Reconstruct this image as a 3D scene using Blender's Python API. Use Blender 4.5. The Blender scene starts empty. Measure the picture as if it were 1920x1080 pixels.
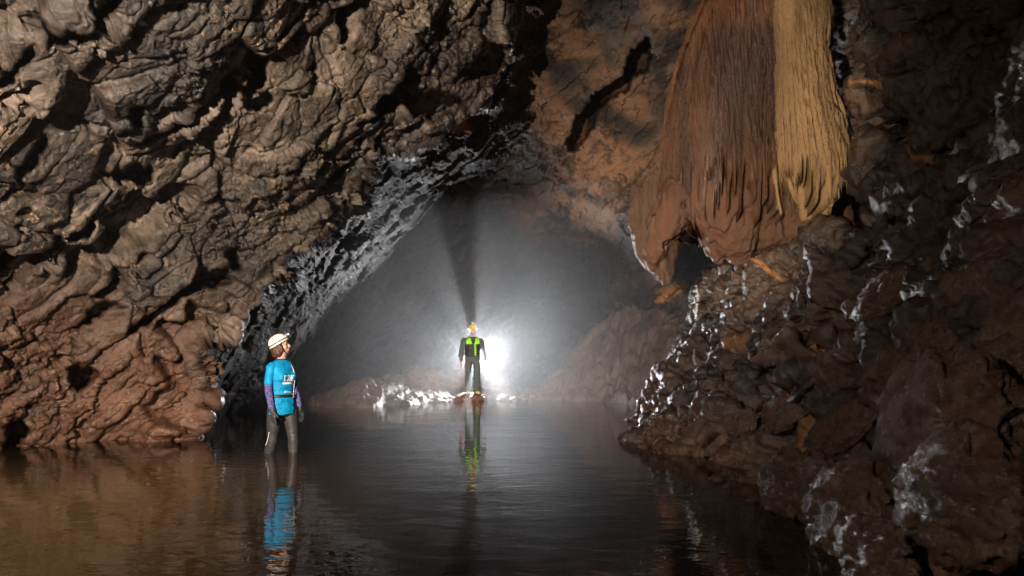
import bpy, bmesh, math, random
import numpy as np
from mathutils import Vector, Matrix, Euler

SC = bpy.context.scene
COL = SC.collection
R = math.radians

# ------------------------------------------------------------------ camera
CH, HY, FP = 1.14, 670.0, 1280.0        # camera height, horizon row, focal length in photo pixels
cd = bpy.data.cameras.new('camera'); cam = bpy.data.objects.new('camera', cd); COL.objects.link(cam)
cam.location = (0, 0, CH); cam.rotation_euler = (R(90), 0, 0)
cd.sensor_width = 36; cd.lens = 24; cd.shift_y = (HY-540)/1920; cd.clip_start = .05; cd.clip_end = 300
SC.camera = cam

# ------------------------------------------------------------------ world, exposure, lights
w = bpy.data.worlds.new('World'); SC.world = w; w.use_nodes = True
bg = w.node_tree.nodes['Background']; bg.inputs[0].default_value = (.6, .75, 1, 1); bg.inputs[1].default_value = .0015
SC.view_settings.view_transform = 'Standard'; SC.view_settings.look = 'None'
SC.view_settings.exposure = 0; SC.view_settings.gamma = 1
SC.render.engine = 'CYCLES'
SC.cycles.use_denoising = True
SC.cycles.max_bounces = 6; SC.cycles.diffuse_bounces = 3; SC.cycles.glossy_bounces = 3; SC.cycles.volume_bounces = 1
SC.cycles.sample_clamp_indirect = 4
SC.cycles.use_light_tree = False

def P(px, py, Y):
    return Vector(((px-960)/FP*Y, Y, CH+(HY-py)/FP*Y))

def spot(name, loc, target, power, color, size, blend, radius):
    l = bpy.data.lights.new(name, 'SPOT'); l.energy = power; l.color = color
    l.spot_size = R(size); l.spot_blend = blend; l.shadow_soft_size = radius
    o = bpy.data.objects.new(name, l); COL.objects.link(o); o.location = loc
    o.rotation_euler = (Vector(target)-Vector(loc)).to_track_quat('-Z', 'Y').to_euler()
    return o
# the flash lamps of the cavers: one held up left of the camera, one lifting the far roof, one behind the standing man; plus two added fills
spot('flash_or_fill_lamp', (-3.2, -.9, 2.7), P(450, 310, 9), 8400, (1, .85, .69), 98, 1, .03)
spot('flash_or_fill_lamp', (-1.5, .3, 1.9), P(1310, 290, 11), 6000, (1, .80, .58), 31, .55, .03)
spot('flash_or_fill_lamp', (-.7, -.2, 1.5), P(940, 675, 18), 13500, (1, .90, .80), 27, 1, .03)  # added fill aimed at the man and the far bank
spot('flash_or_fill_lamp', (-3.1, -.8, 2.6), P(1600, 780, 6), 850, (1, .78, .58), 60, 1, .03)  # added dim fill that brightens the lower right wall
spot('back_flash', P(892, 664, 19.15), (1.6, 0, 1.9), 2700, (.97, .98, 1), 116, .7, .03)

# ------------------------------------------------------------------ noise in numpy
def _hash(ix, iy, iz, seed):
    h = (ix.astype(np.uint32)*np.uint32(374761393) + iy.astype(np.uint32)*np.uint32(668265263)
         + iz.astype(np.uint32)*np.uint32(2147483647) + np.uint32(seed*1274126177 & 0xffffffff))
    h = (h ^ (h >> np.uint32(13)))*np.uint32(1274126177)
    h = (h ^ (h >> np.uint32(16)))*np.uint32(2246822519)
    return h ^ (h >> np.uint32(15))
_G = np.random.RandomState(5).normal(size=(256, 3)); _G /= np.linalg.norm(_G, axis=1)[:, None]; _G = _G.astype(np.float32)
def perlin(p, seed=0):
    i = np.floor(p).astype(np.int64); f = (p-i).astype(np.float32); u = f*f*f*(f*(f*6-15)+10)
    out = 0
    for dx in (0, 1):
        wx = u[:, 0] if dx else 1-u[:, 0]
        for dy in (0, 1):
            wy = u[:, 1] if dy else 1-u[:, 1]
            for dz in (0, 1):
                wz = u[:, 2] if dz else 1-u[:, 2]
                g = _G[_hash(i[:, 0]+dx, i[:, 1]+dy, i[:, 2]+dz, seed) & np.uint32(255)]
                out = out + wx*wy*wz*(g[:, 0]*(f[:, 0]-dx)+g[:, 1]*(f[:, 1]-dy)+g[:, 2]*(f[:, 2]-dz))
    return out*1.5
def fbm(p, n, seed=0, gain=.5):
    o, a = 0, 1
    for k in range(n):
        o = o+a*perlin(p, seed+k); p = p*2.03; a *= gain
    return o
def ridged(p, n, seed=0, gain=.5):
    o, a = 0, 1
    for k in range(n):
        o = o+a*(1-2*np.abs(perlin(p, seed+k))); p = p*2.07; a *= gain
    return o
def blocks(p, seed=0, tilt=.9, soft=0):
    """facets: each Voronoi cell gets a height and a tilt of its own; returns height, edge distance"""
    i = np.floor(p).astype(np.int64); f = (p-i).astype(np.float32)
    b1 = np.full(len(p), 9e9, np.float32); b2 = b1.copy(); hv = np.zeros(len(p), np.float32)
    for dx in (-1, 0, 1):
        for dy in (-1, 0, 1):
            for dz in (-1, 0, 1):
                h = _hash(i[:, 0]+dx, i[:, 1]+dy, i[:, 2]+dz, seed)
                j = np.stack([(h & np.uint32(1023)), ((h >> np.uint32(10)) & np.uint32(1023)), ((h >> np.uint32(20)) & np.uint32(1023))], 1).astype(np.float32)/1023
                v = f-(np.array([dx, dy, dz], np.float32)+j*.9)
                d = (v*v).sum(1)
                g = _G[(h >> np.uint32(7)) & np.uint32(255)]
                val = (j[:, 0]+j[:, 1]-1)*.5+tilt*(v*g).sum(1)
                c = d < b1
                b2 = np.where(c, b1, np.minimum(b2, d)); hv = np.where(c, val, hv); b1 = np.where(c, d, b1)
    e = np.sqrt(b2)-np.sqrt(b1)
    return (hv*(1-soft)+soft*hv*sst(0, .3, e) if soft else hv), e
def sst(a, b, x):
    t = np.clip((x-a)/(b-a), 0, 1); return t*t*(3-2*t)
# bedding frame: the strata climb to the right all through the cave
_a = R(38)
BED = np.array([[math.cos(_a), .1, math.sin(_a)], [0, 1, 0], [-math.sin(_a), 0, math.cos(_a)]], np.float32)
def bed(p, s=(.42, .6, 1)):
    return (p @ BED.T)*np.array(s, np.float32)

# ------------------------------------------------------------------ node helper
def mat(name):
    m = bpy.data.materials.new(name); m.use_nodes = True
    return m, m.node_tree, m.node_tree.nodes['Principled BSDF']
def N(t, kind, **kw):
    n = t.nodes.new('ShaderNode'+kind)
    for k, v in kw.items():
        if k in n.inputs: n.inputs[k].default_value = v
        else: setattr(n, k, v)
    return n
def ramp(t, src, stops):
    r = t.nodes.new('ShaderNodeValToRGB'); e = r.color_ramp.elements
    while len(e) < len(stops): e.new(.5)
    for k, (p, c) in enumerate(stops):
        e[k].position = p; e[k].color = c if len(c) == 4 else (*c, 1)
    t.links.new(src, r.inputs[0]); return r
def g3(v): return (v, v, v)
def mixc(t, fac, a, b, mode='MIX'):
    m = t.nodes.new('ShaderNodeMix'); m.data_type = 'RGBA'; m.blend_type = mode
    for k, s in ((0, fac), (6, a), (7, b)):
        if hasattr(s, 'is_output'): t.links.new(s, m.inputs[k])
        else: m.inputs[k].default_value = s if k == 0 or len(s) == 4 else (*s, 1)
    return m.outputs[2]

def rock_material(name, dark, mid, light, rough=(.28, .6), scale=1., veins=True, wet=0., mud=(.17, .075, .035), bump=1., grain=.008, spec=.5):
    m, t, b = mat(name); L = t.links.new
    tc = N(t, 'TexCoord'); mp = N(t, 'Mapping'); mp.inputs['Rotation'].default_value = (0, _a, 0)
    mp.inputs['Scale'].default_value = (.45*scale, .7*scale, scale)
    L(tc.outputs['Object'], mp.inputs[0]); v = mp.outputs[0]
    n1 = N(t, 'TexNoise', Scale=1.1, Detail=9, Roughness=.62, Distortion=.6); L(v, n1.inputs['Vector'])
    n2 = N(t, 'TexNoise', Scale=7, Detail=8, Roughness=.7, Distortion=.3); L(v, n2.inputs['Vector'])
    n3 = N(t, 'TexNoise', Scale=38, Detail=6, Roughness=.7); L(tc.outputs['Object'], n3.inputs['Vector'])
    c1 = ramp(t, n1.outputs[0], [(.37, dark), (.5, mid), (.64, light)])
    c2 = ramp(t, n2.outputs[0], [(.32, g3(.45)), (.5, g3(1)), (.72, g3(1.35))])
    c = mixc(t, .85, c1.outputs[0], c2.outputs[0], 'MULTIPLY')
    c3 = ramp(t, n3.outputs[0], [(.3, g3(.62)), (.6, g3(1.15))])
    c = mixc(t, .6, c, c3.outputs[0], 'MULTIPLY')
    at = N(t, 'Attribute', attribute_name='mud')
    mudc = mixc(t, 1, (*mud, 1), c2.outputs[0], 'MULTIPLY')
    c = mixc(t, at.outputs['Fac'], c, mudc)
    ad = N(t, 'Attribute', attribute_name='crust')
    c = mixc(t, ad.outputs['Fac'], c, (.012, .010, .009, 1))
    ao = N(t, 'Attribute', attribute_name='ochre')
    c = mixc(t, ao.outputs['Fac'], c, mixc(t, 1, (.34, .15, .045, 1), c2.outputs[0], 'MULTIPLY'))
    if veins:
        vw = N(t, 'TexNoise', Scale=1.7, Detail=5, Roughness=.6); L(tc.outputs['Object'], vw.inputs['Vector'])
        s = N(t, 'Math', operation='SUBTRACT'); L(vw.outputs[0], s.inputs[0]); s.inputs[1].default_value = .5
        a_ = N(t, 'Math', operation='ABSOLUTE'); L(s.outputs[0], a_.inputs[0])
        vr = ramp(t, a_.outputs[0], [(.0, g3(1)), (.006, g3(0))])
        vm = N(t, 'TexNoise', Scale=.9, Detail=3); L(tc.outputs['Object'], vm.inputs['Vector'])
        vmr = ramp(t, vm.outputs[0], [(.54, g3(0)), (.6, g3(1))])
        vv = mixc(t, 1, vr.outputs[0], vmr.outputs[0], 'MULTIPLY')
        c = mixc(t, vv, c, (.38, .23, .13, 1))
    L(c, b.inputs['Base Color'])
    rr = ramp(t, n2.outputs[0], [(.35, g3(rough[0])), (.65, g3(rough[1]))]); L(rr.outputs[0], b.inputs['Roughness'])
    b.inputs['Specular IOR Level'].default_value = spec
    if wet:
        b.inputs['Coat Weight'].default_value = wet; b.inputs['Coat Roughness'].default_value = .16
    nb = N(t, 'TexNoise', Scale=11, Detail=12, Roughness=.74); L(v, nb.inputs['Vector'])
    nb2 = N(t, 'TexNoise', Scale=52, Detail=6, Roughness=.7); L(tc.outputs['Object'], nb2.inputs['Vector'])
    b1 = N(t, 'Bump', Strength=.6*bump, Distance=.04); L(nb.outputs[0], b1.inputs['Height'])
    b2 = N(t, 'Bump', Strength=.5*bump, Distance=grain); L(nb2.outputs[0], b2.inputs['Height']); L(b1.outputs[0], b2.inputs['Normal'])
    L(b2.outputs[0], b.inputs['Normal'])
    if wet: L(b2.outputs[0], b.inputs['Coat Normal'])
    return m

def prop(o, label=None, cat=None, group=None, kind=None):
    if label: o['label'] = label
    if cat: o['category'] = cat
    if group: o['group'] = group
    if kind: o['kind'] = kind
    return o
def mesh_from(name, V, F, m=None, attrs=None, smooth=True, parent=None):
    me = bpy.data.meshes.new(name); V = np.asarray(V, np.float32); F = np.asarray(F, np.int32)
    me.vertices.add(len(V)); me.vertices.foreach_set('co', V.ravel())
    k = F.shape[1]; me.loops.add(F.size); me.loops.foreach_set('vertex_index', F.ravel())
    me.polygons.add(len(F)); me.polygons.foreach_set('loop_start', np.arange(0, F.size, k, dtype=np.int32))
    me.polygons.foreach_set('loop_total', np.full(len(F), k, np.int32))
    me.polygons.foreach_set('use_smooth', np.full(len(F), smooth, bool))
    me.update(calc_edges=True)
    for an, av in (attrs or {}).items():
        a = me.attributes.new(an, 'FLOAT', 'POINT'); a.data.foreach_set('value', np.asarray(av, np.float32))
    if m: me.materials.append(m)
    o = bpy.data.objects.new(name, me); COL.objects.link(o)
    if parent: o.parent = parent
    return o
def grid_faces(nr, nc):
    r = np.arange(nr-1)[:, None]; c = np.arange(nc-1)[None]
    a = (r*nc+c)
    return np.stack([a, a+1, a+nc+1, a+nc], -1).reshape(-1, 4)
def grid_normals(Pg):
    du = np.gradient(Pg, axis=1); dv = np.gradient(Pg, axis=0)
    n = np.cross(du, dv); n /= np.linalg.norm(n, axis=2)[..., None]+1e-9
    return n
def blur(A, k):
    for ax in (0, 1):
        for _ in range(2):
            pad = [(0, 0)]*A.ndim; pad[ax] = (k+1, k)
            B = np.cumsum(np.pad(A, pad, mode='edge').astype(np.float64), axis=ax)
            n = A.shape[ax]
            A = ((np.take(B, np.arange(2*k+1, 2*k+1+n), axis=ax)-np.take(B, np.arange(0, n), axis=ax))/(2*k+1)).astype(np.float32)
    return A

def even(G, C, it=48):
    """relax the grid within its own surface, so that steep faces get their share of the points"""
    G = G.astype(np.float32).copy()
    for k in range(it):
        if k % 6 == 0: n = grid_normals(blur(G, 1))[1:-1, 1:-1]
        c = G[1:-1, 1:-1]
        nb = (G[:-2, 1:-1], G[2:, 1:-1], G[1:-1, :-2], G[1:-1, 2:])
        acc = 0; ws = 0
        for q in nb:
            e = q-c; l = np.sqrt((e*e).sum(2))[..., None]+1e-5; acc = acc+e*l; ws = ws+l
        d = acc/ws*.45; d -= n*(d*n).sum(2)[..., None]
        G[1:-1, 1:-1] = c+d
    return G, C
def outward(G, k=2):
    n = grid_normals(blur(G, k)); v = G-np.array([0, 0, CH], np.float32)
    return n
# ------------------------------------------------------------------ the cave: walls and roof
def tps(ctrl, U, V):
    c = np.array(ctrl, np.float64); x = c[:, :2]/1000; y = np.log(c[:, 2]); n = len(c)
    def phi(r2): return .5*r2*np.log(r2+1e-9)
    K = phi(((x[:, None]-x[None])**2).sum(2))+np.eye(n)*.002
    Q = np.hstack([np.ones((n, 1)), x])
    A = np.block([[K, Q], [Q.T, np.zeros((3, 3))]])
    s = np.linalg.solve(A, np.concatenate([y, np.zeros(3)]))
    out = s[n]+s[n+1]*U/1000+s[n+2]*V/1000
    for k in range(n):
        out = out+s[k]*phi((U/1000-x[k, 0])**2+(V/1000-x[k, 1])**2)
    return np.exp(out)
def sdist(poly, U, V):
    """signed distance in photo pixels to an open line; > 0 on its left side when walking along it"""
    best = np.full(U.shape, 1e18); sg = np.ones(U.shape)
    poly = np.array(poly, float)
    for a, b in zip(poly[:-1], poly[1:]):
        d = b-a; t = np.clip(((U-a[0])*d[0]+(V-a[1])*d[1])/(d@d), 0, 1)
        ex = U-(a[0]+t*d[0]); ey = V-(a[1]+t*d[1]); q = ex*ex+ey*ey
        s = np.sign(d[0]*ey-d[1]*ex)
        c = q < best-1e-6; best = np.where(c, q, best); sg = np.where(c, s, sg)
    return np.sqrt(best)*sg

def axis(parts):
    o = []
    for a, b, st in parts: o += list(np.arange(a, b, st))
    return np.array(o)
us = axis([(-620, -60, 9), (-60, 340, 1.9), (340, 1320, 1.35), (1320, 1760, 5)])
vs = axis([(-620, -60, 9), (-60, 790, 1.45), (790, 870, 2.2), (870, 1500, 9)])
U, V = np.meshgrid(us, vs)
DL = tps([(-600, -500, 3.6), (0, -500, 4.2), (500, -500, 5), (1000, -500, 7.5), (-600, 300, 5), (-600, 842, 7), (-600, 1400, 7),
          (0, 0, 5.6), (300, 0, 6.4), (600, 0, 8), (900, 0, 10.6), (1000, 0, 11.6), (0, 300, 6.8), (300, 300, 7.9), (600, 250, 9.2), (800, 200, 10.6), (965, 90, 11.6),
          (0, 600, 8.0), (200, 600, 8.9), (0, 842, 8.5), (100, 832, 9.0), (200, 828, 9.3), (345, 822, 9.6), (0, 1400, 8.6), (350, 1400, 9.7),
          (550, 480, 10.2), (370, 650, 9.6), (740, 270, 10.8), (450, 400, 9.4), (560, 900, 10.8)], U, V)
DF = tps([(-600, -600, 8), (400, -500, 8), (1000, -500, 10.5), (1600, -500, 9.5), (2500, -500, 9), (-600, 800, 12), (-600, 1400, 12), (2500, 1400, 12),
          (345, 780, 11.3), (420, 760, 13), (450, 700, 12.6), (480, 600, 12), (560, 620, 15), (540, 690, 16), (600, 740, 19), (620, 520, 14), (600, 470, 12.4), (700, 400, 14), (660, 400, 12.3), (800, 300, 14), (900, 240, 14.2), (1000, 100, 13.5), (1050, 0, 13),
          (650, 620, 18.5), (760, 500, 18.5), (800, 420, 17), (900, 350, 16.5), (1000, 300, 15.5), (700, 700, 22), (800, 640, 24), (900, 560, 23), (1000, 600, 27), (1050, 660, 32), (1110, 560, 21.5),
          (900, 450, 21), (1000, 450, 18.5), (1100, 450, 17.5), (1150, 520, 18.5), (1200, 450, 15), (1100, 300, 15), (1200, 200, 13.8), (1240, 100, 13), (1200, 0, 12), (1230, 620, 19), (1280, 740, 18), (1300, 500, 16),
          (1400, 300, 14.5), (1500, 0, 12.5), (1500, 700, 17), (600, 900, 22), (1000, 900, 30), (1000, 1400, 30), (1500, 1000, 18)], U, V)
flat = np.stack([U.ravel()/90, V.ravel()/90, np.zeros(U.size)], 1).astype(np.float32)
w1 = fbm(flat, 5, 50, .62).reshape(U.shape)*34; w2 = fbm(flat+7.7, 5, 60, .62).reshape(U.shape)*34
lipL = [(400, 1400), (345, 830), (352, 790), (392, 745), (380, 700), (362, 655), (430, 600), (520, 560), (552, 500), (575, 462), (660, 370), (740, 285), (830, 235), (900, 185), (968, 95), (990, 0), (1010, -600)]
sL = sdist(lipL, U+w1, V+w2)                                    # > 0: right of the lip
wL = 1-sst(-4, 26, sL)
D = DF*(1-wL)+DL*wL
D = np.maximum(D, 1.5)
# hollows and clefts: x, y, half length, half width, slant (deg, up to the right), depth in metres
HOL = [(492, 142, 42, 15, 80, 1.0), (502, 192, 26, 15, 40, .8), (448, 482, 28, 14, 80, .9), (395, 528, 40, 13, 25, .8), (160, 38, 90, 9, 42, .8), (20, 140, 60, 9, 45, .7), (800, 186, 62, 22, -6, 1.1), (700, 210, 45, 12, 15, .8),
       (905, 118, 60, 16, 25, .9), (240, 218, 42, 12, 60, .9), (255, 350, 60, 15, 8, .9), (150, 700, 34, 17, -20, .8), (30, 820, 30, 22, 40, 1.0), (340, 560, 60, 10, 25, .6), (120, 450, 70, 13, 35, .7), (300, 262, 50, 9, 35, .6), (180, 590, 60, 8, 30, .5), (640, 330, 45, 9, 30, .5), (560, 300, 30, 8, 40, .4), (60, 300, 50, 10, 50, .6),
       (20, 500, 40, 15, 20, .7), (270, 610, 35, 9, 30, .5), (470, 600, 30, 14, 10, .8),
       (1100, 220, 58, 17, 58, 2.4), (1150, 168, 45, 15, 30, 2.4), (1196, 115, 45, 16, 55, 2.4), (1232, 612, 30, 40, 10, 2.6), (1262, 640, 22, 16, 0, 2.0), (1020, 560, 120, 9, 40, .8),
       (1595, 395, 42, 40, 0, 1.6), (1570, 350, 20, 30, 0, 1.2), (1480, 882, 42, 30, 12, 1.1), (1420, 735, 62, 26, 60, 1.3), (1385, 745, 40, 15, 20, .8), (1600, 790, 95, 17, 60, 1.1), (1690, 775, 75, 20, 62, 1.1), (1590, 615, 90, 17, 58, 1.0), (1500, 590, 60, 11, 55, .7), (1525, 660, 55, 10, 60, .6), (1740, 985, 55, 40, 60, 1.0), (1905, 790, 38, 80, 15, 1.4), (1700, 240, 48, 42, 0, 1.3), (1850, 330, 60, 26, 60, 1.0), (1790, 560, 60, 14, 35, .7), (1840, 690, 80, 14, 25, .7), (1660, 470, 50, 16, 45, .8), (1255, 800, 13, 22, 10, .8), (1330, 600, 34, 9, 40, .5), (1880, 600, 50, 18, 30, .8), (1620, 500, 60, 10, 40, .5), (1380, 620, 46, 9, 55, .6), (1340, 690, 30, 8, 20, .4)]
OCH = [(1542, 548, 48, 12, 58, .9), (1520, 668, 55, 10, 60, .9), (1500, 690, 40, 7, 55, .6), (862, 232, 24, 14, 10, .9), (1262, 545, 26, 16, 20, .9), (1440, 505, 30, 5, -35, .7), (1640, 145, 60, 4, -28, .7), (1730, 300, 50, 5, -15, .5), (1180, 720, 30, 4, -60, .5), (520, 415, 10, 5, 0, .6), (800, 175, 30, 5, 20, .3), (1420, 640, 60, 20, 40, .35), (1500, 800, 60, 18, 45, .4), (1750, 960, 50, 24, 45, .4)]
def hollows(U, V, W1, W2, HOL=HOL):
    o = np.zeros(U.shape)
    for hx, hy, ha, hb, hs, hd in HOL:
        win = (abs(U-hx) < ha*2+60) & (abs(V-hy) < ha*2+60)
        uu = U[win]+W1[win]*.55-hx; vv = V[win]+W2[win]*.55-hy; c_, s_ = math.cos(R(hs)), math.sin(R(hs))
        q_ = np.sqrt(((uu*c_-vv*s_)/ha)**2+((uu*s_+vv*c_)/hb)**2)
        o[win] = np.maximum(o[win], hd*sst(1.15, .75, q_))
    return o
hol = hollows(U, V, w1, w2)
G0 = np.stack([(U-960)/FP*D, D, CH+(HY-V)/FP*D], -1).astype(np.float32)
G1 = blur(G0, 7)
nrm = grid_normals(G1)
p = G0.reshape(-1, 3)
n_ = nrm.reshape(-1, 3)
vd = p-np.array([0, 0, CH], np.float32); dist = np.linalg.norm(vd, axis=1); vd = vd/dist[:, None]
cosv = (n_*vd).sum(1); n_ = n_*-np.sign(cosv)[:, None]; graze = sst(.55, .15, np.abs(cosv))
wl = wL.ravel(); z = p[:, 2]
far = sst(12.5, 18, D).ravel()
pw = p+.07*np.stack([perlin(p*.8, 1), perlin(p*.8+9, 2), perlin(p*.8+17, 3)], 1)+.02*np.stack([perlin(p*4.1, 1), perlin(p*4.1+9, 2), perlin(p*4.1+17, 3)], 1)
q = bed(pw)
big = .42*perlin(q*.55, 4)
b1_, e1 = blocks(q*1.4, 11, 1.0, .05); b2_, e2 = blocks(bed(pw, (.40, .65, 1.1))*3.6, 12, 1.1, .05)
msk = sst(-.25, .3, perlin(p*.55+3, 21))
crag = ridged(q*2.2, 4, 30)
pit = perlin(bed(pw, (.55, .8, 1))*1.25+5, 71)+.35*perlin(p*3.3, 72)
hA = big+.27*b1_+(.10+.06*msk)*b2_-.05*sst(.07, 0, e1)-.03*sst(.1, 0, e2)+.03*crag*msk-.02-.36*sst(.38, .54, pit)
# roof and back wall: seen at a shallow angle, smoother, streaked along the bedding
lf = 1-.6*graze
hF = .8*big+.16*fbm(bed(pw, (.3, .5, 1))*1.7, 3, 33)*lf+.12*b2_*(1-.6*graze)-.25*sst(.38, .6, pit)*(1-.6*graze)
lowL = wl*sst(2.6, .6, z)
hM = .8*big+.04*ridged(bed(pw, (.22, .6, 1.2))*3.2, 4, 96, .55)+.15*b1_+.12*b2_-.3*sst(.42, .55, pit)
calmL = np.clip(.75*lowL, 0, 1)
hA = hA*lf+big*(1-lf)
h = (hA*(1-calmL)+hM*calmL)*wl+hF*(1-wl)
patch = (1-wl)*sst(880, 1000, U.ravel())*sst(560, 430, V.ravel())
h = h*(1-.55*patch)
h = np.where((z < .35) & (h < -.1), -.1+(h+.1)*.45, h)
h = h*(1+.3*far)*np.clip(dist/7, .45, 1)
X = p+n_*h[:, None]+vd*hol.ravel()[:, None]
X[:, 1] = np.maximum(X[:, 1], .6)
mud = lowL*.9+(1-wl)*sst(920, 1010, U.ravel())*sst(480, 400, V.ravel())*.8*sst(-.5, .4, perlin(p*.35+40, 5))  # roof term: orange-brown mud with the lamp's bright patch painted into it
mud += .06*(1-wl)*sst(4, 1, z)
mud = np.clip(mud*sst(-.65, .1, fbm(p*.9, 3, 7)), 0, 1)
band = (1-wl)*sst(420, 380, sL.ravel())*sst(-5, 10, sL.ravel())*sst(1240, 1040, U.ravel())
shp = U.shape; och = hollows(U, V, w1*.6, w2*.6, OCH).ravel()
G2, C2 = even(X.reshape(*shp, 3), np.stack([wl, mud, band, calmL, patch, D.ravel(), graze, msk], 1).reshape(*shp, 8), 7)
# second pass: finer relief on the true faces
n2 = grid_normals(blur(G2, 1)).reshape(-1, 3); X = G2.reshape(-1, 3); wl, mud, band, calmL, patch, Dr, graze, msk = C2.reshape(-1, 8).T
vd = X-np.array([0, 0, CH], np.float32); ds = np.linalg.norm(vd, axis=1); cs = (n2*vd).sum(1)/ds
n2 = n2*-np.sign(cs)[:, None]; gz = sst(.5, .12, np.abs(cs)); X0 = X.copy()
pw = X+.02*np.stack([perlin(X*4.1, 1), perlin(X*4.1+9, 2), perlin(X*4.1+17, 3)], 1)
b3_, e3 = blocks(bed(pw, (.6, .7, 1))*6.3, 13, 1.1); b4_, e4 = blocks(bed(pw, (.7, .8, 1))*15., 14, 1.1)
fine = ridged(bed(pw, (.6, .7, 1))*5.5, 5, 44, .62); grit = fbm(bed(pw, (.8, .9, 1))*17, 4, 40, .7)
pit2 = perlin(bed(pw, (.5, .8, 1))*2.6+15, 73)+.3*perlin(X*7, 74)
rg = .45+msk*1.1
fw = np.clip(wl, 0, 1)
h2 = .042*b3_*(.5+.7*msk)+(.012+.02*msk)*b4_+.018*fine*(msk*1.2+.1)*fw+.015*grit*rg*(.4+.6*fw)-.17*sst(.34, .55, pit2)*(.3+.7*fw)
h2 = h2*(1-.45*calmL)*(1-.5*patch)+calmL*.014*ridged(bed(pw, (.18, .6, 1.4))*5, 4, 46, .6)
h2 *= (1-.55*gz)*(1+.4*sst(12, 18, Dr))
X = X+n2*h2[:, None]
crust = sst(.10, .34, perlin(bed(X)*1.3+50, 8)+.45*perlin(X*3.4, 9)+.35*perlin(X*11, 10))*.85
crust = np.clip(crust*(1-.6*mud)+band*.35, 0, .95)
rock = rock_material('wet_limestone', (.016, .011, .0085), (.064, .045, .033), (.19, .145, .11), (.28, .55), wet=.6, bump=1.2, grain=.018, mud=(.12, .05, .025))
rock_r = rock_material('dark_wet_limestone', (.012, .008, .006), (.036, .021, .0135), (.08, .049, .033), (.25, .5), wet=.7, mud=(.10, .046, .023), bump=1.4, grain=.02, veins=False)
rock_f = rock_material('roof_limestone', (.009, .008, .007), (.026, .021, .018), (.06, .046, .036), (.5, .78), mud=(.25, .135, .078), spec=.16, veins=False)  # mud colour raised to paint in the brightness of the lit roof patch
F = grid_faces(*U.shape)
fl = wl[F[:, 0]] > .9
back = ~fl & (Dr[F[:, 0]] > 18.8); roof = ~fl & ~back
def piece(name, sel, m, label):
    f = F[sel]; u, inv = np.unique(f, return_inverse=True)
    o = mesh_from(name, X[u], inv.reshape(f.shape), m, {'mud': mud[u], 'crust': crust[u], 'ochre': och[u]})
    return prop(o, label, 'cave wall', kind='structure')
piece('cave_wall', fl, rock, 'brown rock wall and overhang lit warm from the left')
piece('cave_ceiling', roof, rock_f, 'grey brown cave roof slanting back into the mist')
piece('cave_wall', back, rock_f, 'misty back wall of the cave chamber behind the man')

# the right-hand wall: a profile swept along the pool's edge, then broken up
ys = [.5]
while ys[-1] < 17: ys.append(ys[-1]+max(.009, .0023*ys[-1]))
ys = np.array(ys); zs = axis([(-.5, 2.6, .0105), (2.6, 9, .021)])
YY, ZZ = np.meshgrid(ys, zs)
xw = np.interp(YY, [-1, 2, 3.7, 4.3, 5.5, 6.3, 7.4, 7.9, 9.4, 9.9, 11, 13, 15.4, 17], [2.2, 2.0, 1.97, 2.05, 2.2, 2.4, 2.15, 1.98, 1.95, 2.3, 2.45, 2.6, 3.4, 3.8])
xr = np.interp(ZZ, [-.5, 0, .4, 1, 2, 3, 4, 5.5, 6.5, 7.5, 9], [-.6, 0, .36, .72, 1.35, 1.9, 2.25, 2.35, 2.1, 1.5, .2])
xr = xr+.75*sst(2.3, 3.6, ZZ)*sst(7.6, 9.2, YY)
B0 = np.stack([xw+xr*np.interp(YY, [0, 9, 13, 17], [1, 1, .75, .6]), YY, ZZ], -1).astype(np.float32)
B0 = blur(B0, 5)
nr = -grid_normals(blur(B0, 9)).reshape(-1, 3); nr *= -np.sign(nr[:, :1])
p = B0.reshape(-1, 3)
pw = p+.3*np.stack([perlin(p*.9, 1), perlin(p*.9+9, 2), perlin(p*.9+17, 3)], 1)+.05*np.stack([perlin(p*4.1, 1), perlin(p*4.1+9, 2), perlin(p*4.1+17, 3)], 1)
# gullies and fins that climb away from the water towards the viewer's right
BR = R(42); cb, sb = math.cos(BR), math.sin(BR)
rb = np.array([[.55*cb, -.84*cb, sb], [.84, .55, 0], [-.55*sb, .84*sb, cb]], np.float32)
qr = (pw @ rb.T)*np.array((.38, 1.1, 1.1), np.float32)
fin = ridged(qr*.95+3, 2, 90, .45)
bs, es = blocks((pw @ rb.T)*np.array((1.2, 2.4, 2.4), np.float32), 97, 1.0, .2)
shelf = sst(.9, .1, p[:, 2])
bl_, el_ = blocks((pw @ rb.T)*np.array((.6, 1.25, 1.25), np.float32), 91, 1.1, .1)
tq = (p[:, 2]+.62*p[:, 1]+.55*perlin(p*.55, 191)+.12*perlin(p*2.2, 192))/.82
ts = tq-np.floor(tq); saw = np.where(ts < .78, ts/.78, (1-ts)/.22)
hR = (.24+.2*sst(9, 7.5, p[:, 1]))*(saw-.5)*sst(13, 11, p[:, 1])*(.45+.9*sst(-.3, .3, perlin(p*.8, 193)))+.35*perlin(p*.6, 93)+.12*fin-.08+.20*bl_+.15*bs*(1+.6*shelf)-.3*sst(.05, .42, perlin(qr*1.7+8, 75)+.2*perlin(p*4, 76))
def px_of(q):
    d = q-np.array([0, 0, CH], np.float32); return 960+FP*d[:, 0]/d[:, 1], HY-FP*d[:, 2]/d[:, 1]
ur, vr = px_of(p)
fl2 = np.stack([ur/90, vr/90, np.zeros(len(p))], 1).astype(np.float32)
W1 = fbm(fl2, 3, 50, .6)*34; W2 = fbm(fl2+7.7, 3, 60, .6)*34
ho = hollows(ur, vr, W1, W2)*(p[:, 1] < 13)
sc_ = np.clip(p[:, 1]/7, .6, 1)
ocr = hollows(ur, vr, W1*.6, W2*.6, OCH)
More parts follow.
